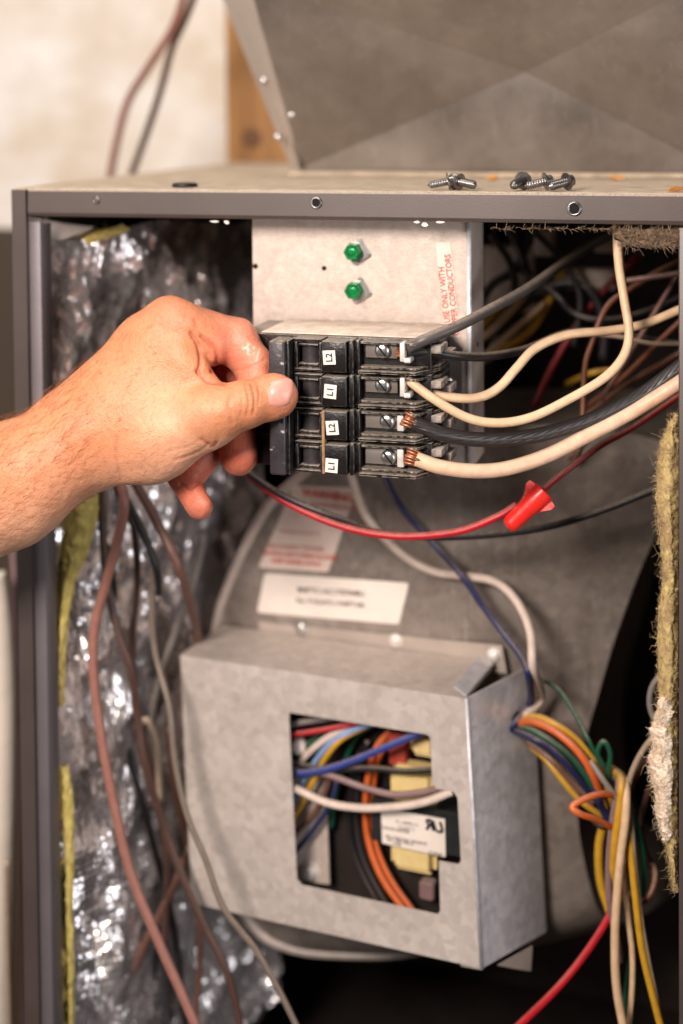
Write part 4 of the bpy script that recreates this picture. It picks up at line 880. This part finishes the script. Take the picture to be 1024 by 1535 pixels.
# ================================================================== BUNDLE AT LOWER RIGHT
GB = 'coloured wires of the bundle right of the control box'
D0 = .10
def rb_(c, pts, wp, l, d=D0): return wire('wire', [P(q[0], q[1], q[2] if len(q) > 2 else d) for q in pts], wp, 'wire_'+c, l, group=GB, n=8)
h_ = depth(hc); hy = hc[1]
S0 = (772, 1085, hy)
rb_('yellow', [S0, (800, 1074, .11), (830, 1084), (862, 1106), (888, 1138), (908, 1172), (920, 1210)], 10, 'upper yellow wire arching from the box hole to the bundle')
rb_('black', [S0, (805, 1080, .12), (840, 1100, .11), (875, 1140, .11), (905, 1185, .11)], 10, 'black wire between yellow and orange ones leaving the box hole')
rb_('orange', [S0, (800, 1082, .105), (835, 1098, .095), (868, 1128, .09), (888, 1160, .09), (902, 1195, .1)], 12, 'orange wire arching from the box hole to the bundle')
rb_('green', [(770, 1090, hy), (800, 1096, .105), (835, 1118), (868, 1150), (900, 1195)], 11, 'dark green wire under the orange one leaving the box hole')
rb_('black', [(770, 1092, hy), (800, 1102, .105), (835, 1128), (870, 1165), (900, 1205)], 11, 'black wire under the green one leaving the box hole')
rb_('navy', [(768, 1095, hy), (795, 1105, .09), (825, 1122, .088), (852, 1148, .09), (885, 1190, .1)], 10, 'speckled navy wire, lowest leaving the box hole')
rb_('brown', [(790, 1112, .12), (825, 1138, .11), (855, 1170, .11), (890, 1205, .11)], 9, 'brown wire below the navy one')
rb_('yellow', [(795, 1118, .13), (818, 1138, .115), (842, 1168, .11), (870, 1200, .11), (905, 1225, .115)], 9, 'lower yellow wire from behind the box to the bundle')
rb_('grey', [(885, 1140, .09), (905, 1170, .085), (925, 1198, .085), (935, 1215, .09)], 9, 'short grey wire crossing the bundle knot')
rb_('navy', [(890, 1150, .1), (895, 1190, .095), (910, 1225, .095), (930, 1240, .1)], 11, 'navy wire looping through the bundle knot')
rb_('green', [(905, 1150, .1), (896, 1128, .1), (905, 1112, .1), (915, 1130, .1), (912, 1165, .1), (925, 1200, .1)], 8, 'green wire looping at the top of the bundle')
rb_('orange', [(925, 1195, .09), (905, 1190, .075), (880, 1196, .065), (858, 1209, .06), (870, 1220, .06), (895, 1229, .07), (925, 1245, .09)], 10, 'orange loop standing out of the bundle')
rb_('mauve', [(905, 1150, .13), (922, 1165, .105), (928, 1175, .09), (920, 1220, .085), (913, 1290, .085), (914, 1350, .085), (925, 1410, .09), (930, 1440, .1)], 11, 'mauve wire hanging at the left of the bundle')
rb_('yellow', [(908, 1150, .125), (926, 1160, .10), (932, 1172, .085), (929, 1210, .08), (922, 1260, .08), (920, 1310, .085), (930, 1350, .1)], 12, 'yellow wire hanging between mauve and cream ones')
rb_('cream', [(912, 1150, .125), (931, 1163, .10), (938, 1180, .085), (938, 1225, .078), (931, 1280, .076), (925, 1345, .075), (922, 1410, .075), (925, 1485, .075), (942, 1575, .075)], 13, 'cream wire hanging the full length of the bundle')
rb_('red', [(920, 1160, .13), (938, 1195, .11), (945, 1235, .1), (938, 1300, .1), (925, 1345, .095), (905, 1388, .09), (870, 1440, .085), (830, 1487, .08), (770, 1545, .08)], 11, 'red wire swinging from the bundle to the lower left')
rb_('yellow', [(910, 1150, .13), (932, 1180, .10), (938, 1215, .09), (944, 1260, .085), (952, 1340, .08), (962, 1420, .08), (978, 1490, .08), (1000, 1575, .08)], 11, 'long yellow wire hanging at the right of the bundle')
rb_('cream', [(925, 1200, .11), (932, 1250, .10), (936, 1310, .09), (941, 1370, .09), (948, 1430, .09), (947, 1490, .09), (940, 1560, .09)], 9, 'shorter cream wire beside the long yellow one')
rb_('tan', [(915, 1155, .13), (938, 1190, .10), (946, 1230, .088), (951, 1290, .084), (960, 1370, .082), (972, 1440, .082), (984, 1500, .082), (995, 1575, .082)], 8, 'tan wire lying along the long yellow one')
rb_('green', [(915, 1155, .14), (935, 1180, .12), (948, 1215, .1), (962, 1270, .1), (965, 1320, .1), (955, 1370, .1), (945, 1440, .1), (930, 1560, .1)], 9, 'dark green wire bowing right of the bundle')
rb_('tan', [(1015, 1050, .09), (990, 1090, .09), (962, 1128, .09), (945, 1165, .09), (940, 1200, .09)], 9, 'tan wire coming from the right post to the bundle')
rb_('rust', [(1015, 1090, .1), (985, 1125, .1), (960, 1150, .1), (945, 1185, .1), (940, 1220, .1)], 10, 'rust wire below the tan one from the right post')
rb_('brown', [(1000, 1140, .12), (970, 1190, .12), (962, 1250, .12), (975, 1300, .12)], 9, 'brown wire dropping in shade right of the bundle')
rb_('rust', [(935, 1330, .11), (955, 1352, .1), (975, 1340, .1), (982, 1310, .11), (970, 1280, .13)], 10, 'rust coloured loop low at the right of the bundle')
rb_('grey', [(1000, 1010, .1), (980, 1025, .1), (974, 1055, .1), (985, 1090, .1)], 9, 'grey wire loop by the fibre edge')
rb_('yellow', [(900, 1165, .14), (905, 1195, .13), (905, 1230, .12), (898, 1270, .12), (900, 1320, .12), (915, 1370, .12)], 13, 'dim yellow wire behind the mauve one')
rb_('black', [(925, 1230, .1), (905, 1240, .09), (890, 1232, .095)], 8, 'black tie around the bundle')

# ================================================================== WIRES AT LOWER LEFT
GL = 'cables hanging in front of the foil'
def lw(c, pts, wp, l, d=.03): return wire('cable', [P(q[0], q[1], q[2] if len(q) > 2 else d) for q in pts], wp, 'wire_'+c, l, 'cable', GL, n=9)
lw('pink_brown', [(165, 690, .04), (186, 745, .03), (180, 795), (160, 870), (143, 935), (140, 1005), (152, 1105), (170, 1200), (195, 1305), (235, 1405), (272, 1488), (310, 1575)], 15, 'pinkish brown cable hanging nearest the left post')
lw('dark_brown', [(148, 720, .06), (154, 800, .05), (160, 870, .05), (176, 945, .05), (195, 1000, .05), (206, 1070, .06), (218, 1150, .06), (245, 1235, .07), (268, 1300, .07), (305, 1385, .07), (342, 1462, .07), (365, 1560, .07)], 12, 'dark brown cable crossing behind the pinkish one')
lw('brown', [(190, 705, .05), (212, 740, .05), (242, 795, .05), (270, 855, .05), (289, 918, .09), (298, 968, .13), (305, 1010, .15)], 14, 'brown cable slanting from the hand to the box corner')
lw('black', [(165, 710, .05), (190, 750, .05), (215, 800, .05), (234, 850, .05), (238, 890, .06)], 12, 'short black cable below the wrist')
lw('taupe', [(232, 850, .06), (228, 915, .06), (233, 980, .06), (254, 1060, .05), (262, 1140, .045), (280, 1220, .04), (308, 1288, .035), (336, 1362, .03), (382, 1422, .03), (420, 1488, .03), (455, 1560, .03)], 9.5, 'thin grey brown cable passing in front of the box edge')
lw('grey', [(305, 800, .12), (290, 870, .12), (262, 950, .12), (236, 1030, .12), (224, 1100, .12), (232, 1200, .12)], 12, 'grey cable bowing back into the dark')
lw('dark_brown', [(175, 730, .07), (200, 790, .07), (206, 870, .08), (198, 960, .09), (206, 1060, .1), (232, 1180, .1), (250, 1290, .1), (246, 1420, .1)], 11, 'dark brown cable hanging straight behind the others')
lw('black', [(140, 735, .08), (160, 820, .08), (172, 900, .09), (168, 1010, .1), (190, 1120, .1), (228, 1260, .11), (262, 1400, .12), (280, 1560, .12)], 11, 'long black cable in the shade over the foil')
lw('brown', [(252, 1090, .11), (262, 1180, .11), (285, 1290, .11), (300, 1420, .12), (290, 1560, .12)], 10, 'brown cable in the dark beside the box')
lw('brown', [(285, 1270, .10), (255, 1340, .1), (215, 1420, .1), (185, 1500, .1), (165, 1570, .1)], 12, 'dim brown cable slanting down left over the foil')
lw('black', [(240, 1380, .12), (232, 1450, .12), (222, 1560, .12)], 10, 'dim black cable upright over the lower foil')
lw('tan', [(204, 1090, .09), (222, 1080, .09), (235, 1120, .09), (240, 1200, .1)], 10, 'dim tan cable bend behind the dark brown one')

# ================================================================== HAND AND FOREARM
def capsule(X, Y, Z, a, b, ra, rb, zs=1.0):
    a = np.array(a, np.float32); b = np.array(b, np.float32); d = b-a; L2 = float(d@d)
    t = np.clip(((X-a[0])*d[0]+(Y-a[1])*d[1]+(Z-a[2])*d[2])/L2, 0, 1)
    return np.sqrt((X-a[0]-t*d[0])**2+(Y-a[1]-t*d[1])**2+((Z-a[2]-t*d[2])/zs)**2)-(ra+(rb-ra)*t)
def smin(a, b, k):
    h = np.maximum(k-np.abs(a-b), 0)/k; return np.minimum(a, b)-h*h*k*.25
STEP = 2.0
gx = np.arange(-70, 466, STEP, dtype=np.float32); gy = np.arange(424, 930, STEP, dtype=np.float32); gz = np.arange(-150, 130, STEP, dtype=np.float32)
X, Y, Z = gx[:, None, None], gy[None, :, None], gz[None, None, :]
arm = capsule(X, Y, Z, (-260, 850, -110), (10, 729, -62), 112, 88, .8)
arm = smin(arm, capsule(X, Y, Z, (10, 729, -62), (135, 652, -38), 88, 70, .8), 30)
arm = smin(arm, capsule(X, Y, Z, (120, 640, -35), (225, 520, -5), 62, 50, .8), 40)     # second metacarpal
arm = smin(arm, capsule(X, Y, Z, (225, 520, -5), (254, 484, 2), 48, 37), 24)
arm = smin(arm, capsule(X, Y, Z, (130, 665, -40), (225, 660, -48), 62, 60, .8), 34)    # thenar
arm = smin(arm, capsule(X, Y, Z, (225, 658, -48), (312, 630, -58), 60, 43, .85), 34)
arm = smin(arm, capsule(X, Y, Z, (185, 610, -34), (262, 560, -26), 60, 46, .8), 40)    # first web muscle
arm = smin(arm, capsule(X, Y, Z, (130, 660, 10), (235, 560, 45), 62, 55), 30)          # outer palm behind
arm = smin(arm, capsule(X, Y, Z, (140, 700, 20), (215, 640, 60), 38, 40), 24)
web = capsule(X, Y, Z, (262, 540, -18), (318, 590, -32), 30, 20); arm = smin(arm, web, 26)
th = smin(capsule(X, Y, Z, (306, 626, -60), (362, 608, -52), 44, 35), capsule(X, Y, Z, (362, 608, -52), (408, 595, -36), 34.5, 33.5, .86), 12)
th = smin(th, capsule(X, Y, Z, (404, 596, -37), (414, 593, -34), 33, 32, .78), 10)
ix = smin(capsule(X, Y, Z, (256, 487, 2), (350, 512, 36), 40, 35), capsule(X, Y, Z, (352, 513, 36), (378, 545, 16), 34.5, 29), 12)
ix = smin(ix, capsule(X, Y, Z, (378, 545, 16), (388, 606, -6), 28, 25), 8)
ix = smin(ix, capsule(X, Y, Z, (272, 496, -6), (312, 520, 4), 38, 30), 16)
md = smin(capsule(X, Y, Z, (250, 520, 62), (330, 560, 84), 34, 31), capsule(X, Y, Z, (330, 560, 84), (352, 630, 52), 31, 30), 8)
md = smin(md, capsule(X, Y, Z, (352, 630, 52), (357.5, 684, 26), 30.5, 29), 8)
pk = smin(capsule(X, Y, Z, (225, 600, 80), (318, 668, 62), 30, 27), capsule(X, Y, Z, (318, 668, 62), (278, 714, 30), 26, 27), 6)
dist_pk = capsule(X, Y, Z, (274, 716, 36), (299, 759, 10), 22, 20)
pk = smin(pk, dist_pk, 4)
rg = smin(capsule(X, Y, Z, (235, 560, 75), (328, 610, 100), 32, 29), capsule(X, Y, Z, (328, 610, 100), (300, 660, 85), 28, 26), 6)
Fd = smin(arm, th, 16); Fd = smin(Fd, ix, 12)
bk = np.minimum(np.minimum(md, pk), rg); Fd = smin(Fd, bk, 5)
# nearest part, for skin tone
def surface_nets(F, gx, gy, gz):
    s = F < 0; nx, ny, nz = F.shape
    c = [(i, j, k) for i in (0, 1) for j in (0, 1) for k in (0, 1)]
    cnt = np.zeros((nx-1, ny-1, nz-1), np.int8)
    for i, j, k in c: cnt += s[i:nx-1+i, j:ny-1+j, k:nz-1+k]
    ids = np.argwhere((cnt > 0) & (cnt < 8)); idx = -np.ones(cnt.shape, np.int64); idx[tuple(ids.T)] = np.arange(len(ids))
    acc = np.zeros((len(ids), 3)); num = np.zeros(len(ids))
    for a in c:
        for ax in range(3):
            if a[ax]: continue
            b = list(a); b[ax] = 1
            fa = F[ids[:, 0]+a[0], ids[:, 1]+a[1], ids[:, 2]+a[2]]; fb_ = F[ids[:, 0]+b[0], ids[:, 1]+b[1], ids[:, 2]+b[2]]
            m = (fa < 0) != (fb_ < 0); t = np.where(m, fa/np.where(m, fa-fb_, 1), 0)
            p = np.tile(np.array(a, float), (len(ids), 1)); p[:, ax] += t
            acc[m] += p[m]; num[m] += 1
    v = ids+acc/num[:, None]
    faces = []
    for ax in range(3):
        o1, o2 = [(1, 2), (2, 0), (0, 1)][ax]
        sl0 = [slice(1, -1)]*3; sl0[ax] = slice(0, -1); sl1 = [slice(1, -1)]*3; sl1[ax] = slice(1, None)
        A, B = s[tuple(sl0)], s[tuple(sl1)]; e = np.argwhere(A != B); off = np.ones(3, int); off[ax] = 0; e = e+off
        d1 = np.zeros(3, int); d1[o1] = 1; d2 = np.zeros(3, int); d2[o2] = 1
        q = np.stack([idx[tuple((e-d1-d2).T)], idx[tuple((e-d2).T)], idx[tuple(e.T)], idx[tuple((e-d1).T)]], 1)
        fl = ~s[tuple(e.T)]; q[fl] = q[fl][:, ::-1]; faces.append(q)
    faces = np.vstack(faces); faces = faces[(faces >= 0).all(1)]
    return v*STEP+np.array([gx[0], gy[0], gz[0]]), faces
hv, hf = surface_nets(Fd, gx, gy, gz)
# normals from the field
gr = np.gradient(Fd); q = ((hv-np.array([gx[0], gy[0], gz[0]]))/STEP).round().astype(int)
for a in range(3): q[:, a] = np.clip(q[:, a], 0, Fd.shape[a]-1)
hn = np.stack([g_[tuple(q.T)] for g_ in gr], 1); hn /= np.linalg.norm(hn, axis=1)[:, None]+1e-9
lab = np.stack([f_[tuple(q.T)] for f_ in (arm, th, ix, np.broadcast_to(bk, Fd.shape))], 1)
part = lab.argmin(1)
del gr, X, Y, Z
def polydist(v, pts):
    pts = spline([(a, b, 0) for a, b in pts], 8)[:, :2]; d = np.full(len(v), 1e9)
    for a, b in zip(pts[:-1], pts[1:]):
        e = b-a; t = np.clip(((v[:, :2]-a)@e)/(e@e+1e-9), 0, 1); d = np.minimum(d, np.linalg.norm(v[:, :2]-a-t[:, None]*e, axis=1))
    return d
front = (hn[:, 2] < -.02)
disp = np.zeros(len(hv)); crease = np.zeros(len(hv))
for pts, amp, wd, sel in (([(287, 500), (297, 517), (301, 540), (298, 558)], 3.2, 3.2, None), ([(303, 505), (322, 522), (326, 540), (318, 556)], 3.6, 3.4, None), ([(296, 556), (312, 572), (338, 576)], 2.5, 3, None),
                     ([(368, 579), (373, 600), (370, 622)], 1.3, 2.2, 1), ([(377, 577), (382, 598), (380, 620)], 1.6, 2.2, 1), ([(386, 574), (389, 592), (387, 606)], 1.0, 2, 1), ([(360, 584), (363, 602), (361, 622)], .8, 2, 1),
                     ([(346, 590), (343, 612), (348, 634)], .9, 4, 1), ([(304, 660), (318, 670), (326, 664)], 2.2, 2.6, None), ([(262, 690), (292, 680), (312, 668)], 1.2, 2.5, None), ([(255, 676), (285, 668), (305, 655)], .7, 2.5, None),
                     ([(176, 655), (174, 685), (182, 720)], 1.2, 2.6, 0), ([(270, 726), (284, 732), (300, 722)], 2.8, 2.4, 3), ([(270, 470), (290, 476), (300, 500)], .8, 4, None), ([(350, 556), (372, 552), (396, 540)], .8, 2.2, 2), ([(352, 640), (346, 660)], .8, 2.5, 3)):
    d = polydist(hv, pts); g_ = np.exp(-(d/wd)**2)*front
    if sel is not None: g_ = g_*(part == sel)
    disp -= amp*g_; crease = np.maximum(crease, g_*min(1, amp/2.5))
for (x, y, r, amp) in ((252, 474, 26, 4), (334, 612, 30, 3.5), (367, 508, 22, 2), (288, 716, 14, 2), (230, 560, 40, -2.5), (200, 590, 30, -1.5)):
    disp += amp*np.exp(-(((hv[:, 0]-x)**2+(hv[:, 1]-y)**2)/r**2))*front
for i in range(0, len(hv)):
    p = hv[i]; disp[i] += .9*noise.noise((p[0]*.035, p[1]*.035, p[2]*.035)) + .35*noise.noise((p[0]*.11, p[1]*.11, p[2]*.11))
hv2 = hv+hn*disp[:, None]
# nail bed on the thumb
def nailpar(x, y):                             # local nail coordinates, along / across the thumb
    a = math.radians(-8); dx, dy = x-423, y-588; return (dx*math.cos(a)+dy*math.sin(a))/22.5, (-dx*math.sin(a)+dy*math.cos(a))/25.0
SC = .00045; HY = -.005+YO
def hand_world(v):
    out = np.empty((len(v), 3))
    for i, (x, y, z) in enumerate(v): out[i] = P(float(x), float(y), HY+float(z)*SC)
    return out
person = thing('person', P(-60, 800, -.04), 'bare tanned left hand and hairy forearm pinching the breaker handle', 'person')
HW = hand_world(hv2)
skin = obj('arm_and_hand', HW, hf.tolist(), 'skin', person, smooth=True)
tan_, pale, pink, red_ = (np.array(lin(c)) for c in ((208, 138, 98), (228, 176, 144), (214, 130, 106), (206, 108, 88)))
cl = np.tile(tan_, (len(hv), 1))
def blend(c, w_):
    global cl
    w_ = np.clip(w_, 0, 1)[:, None]; cl = cl*(1-w_)+c*w_
ylow = np.clip((hv[:, 1]-(700-.34*(hv[:, 0]-60)))/90, 0, 1); blend(pale, ylow*.85*(part == 0))
blend(pale, .55*np.exp(-(((hv[:, 0]-255)**2+(hv[:, 1]-630)**2)/55**2)))
blend(pink, .75*(part == 2)*np.clip((hv[:, 0]-290)/50, 0, 1)); blend(pink, .35*(part == 1)*np.clip((hv[:, 0]-390)/30, 0, 1))
blend(red_, .8*(part == 3)); blend(pink, .6*(part == 3)*np.clip((hv[:, 1]-735)/20, 0, 1))
blend(pink, .4*np.exp(-(((hv[:, 0]-252)**2+(hv[:, 1]-470)**2)/30**2)))
blend(red_*.75, crease*.55)
for (x, y) in ((231, 529), (180, 628), (120, 600), (205, 560), (95, 660), (150, 560), (60, 690)):   # moles
    blend(np.array(lin((150, 84, 50))), .7*np.exp(-(((hv[:, 0]-x)**2+(hv[:, 1]-y)**2)/2.6**2))*front)
wm = np.array([noise.noise((p[0]*.16, p[1]*.16, 4.0)) for p in hv])
smear = np.exp(-(((hv[:, 0]-374)/14)**2+((hv[:, 1]-524)/12)**2))
blend(np.array(lin((240, 226, 212))), np.clip((smear-.3)*2, 0, 1)*np.clip((wm-.12)*6, 0, 1)*.5*(part == 2)*front)
d = polydist(hv, [(389, 524), (384, 541)]); blend(np.array(lin((240, 224, 210))), .35*np.exp(-(d/1.6)**2)*front)
ca = skin.data.color_attributes.new('tint', 'FLOAT_COLOR', 'POINT')
ca.data.foreach_set('color', np.hstack([cl, np.ones((len(cl), 1))]).astype(np.float32).ravel())
# front surface depth at a pixel, from the field
def front_z(x, y):
    i = int(round((x-gx[0])/STEP)); j = int(round((y-gy[0])/STEP)); col = Fd[i, j]
    k = np.argmax(col < 0)
    if col[k] >= 0: return None
    t = col[k-1]/(col[k-1]-col[k]); return gz[k-1]+t*STEP
V = []; nu = 20
def nail_xy(a, b):
    ca_, sa_ = a*math.sqrt(max(0, 1-.38*b*b)), b*math.sqrt(max(0, 1-.38*a*a))
    return 420.5+19.5*ca_-2.5*sa_, 588.5+22.5*sa_-1.5*ca_
sm_ = []
for j in range(13):
    for i in range(13):
        x, y = nail_xy(-.9+1.8*i/12, -.9+1.8*j/12); z = front_z(x, y)
        if z is not None: sm_.append((x-420, y-588, z))
sm_ = np.array(sm_); basis = lambda x, y: np.stack([np.ones_like(x), x, y, x*x, x*y, y*y], -1)
cf, *_ = np.linalg.lstsq(basis(sm_[:, 0], sm_[:, 1]), sm_[:, 2], rcond=None)
for j in range(nu+1):
    for i in range(nu+1):
        a, b = -1+2*i/nu, -1+2*j/nu; x, y = nail_xy(a, b)
        e_ = max(abs(a), abs(b)); z = float(basis(np.array(x-420.), np.array(y-588.))@cf)
        V.append((x, y, z-2.6+3.4*e_**8))
V = np.array(V)
Fc = [(j*(nu+1)+i, j*(nu+1)+i+1, (j+1)*(nu+1)+i+1, (j+1)*(nu+1)+i) for j in range(nu) for i in range(nu)]
obj('thumbnail', hand_world(V), Fc, 'nail', skin, smooth=True)
# arm hair
mb = MB(); rr = random.Random(12)
cand = [i for i in range(len(hv)) if part[i] == 0 and hv[i, 0] > -40 and hv[i, 0] < 235 and hn[i, 2] < .35 and hv[i, 1] < 775-.42*hv[i, 0]+40]
for _ in range(1300):
    i = rr.choice(cand); p = hv2[i]; nn_ = hn[i]
    dens = 1.0 if p[0] < 130 else .3
    if rr.random() > dens: continue
    ang = rr.gauss(-.75, .35); L__ = rr.uniform(12, 34)*(1 if p[0] < 140 else .45)
    t = np.array([math.cos(ang), math.sin(ang), 0]); t -= nn_*np.dot(t, nn_); t /= np.linalg.norm(t)+1e-6
    lift = rr.uniform(.12, .5); pts = np.array([p-nn_*.5, p+t*L__*.35+nn_*L__*lift*.45, p+t*L__*.72+nn_*L__*lift*.62, p+t*L__+nn_*L__*lift*.5])
    w_ = hand_world(pts); v, f, _ = sweep(w_, [.00008, .00007, .00005, .00002], 3, False); mb.add(v, f)
mb.obj('arm_hair', 'hair', skin, kind='stuff')
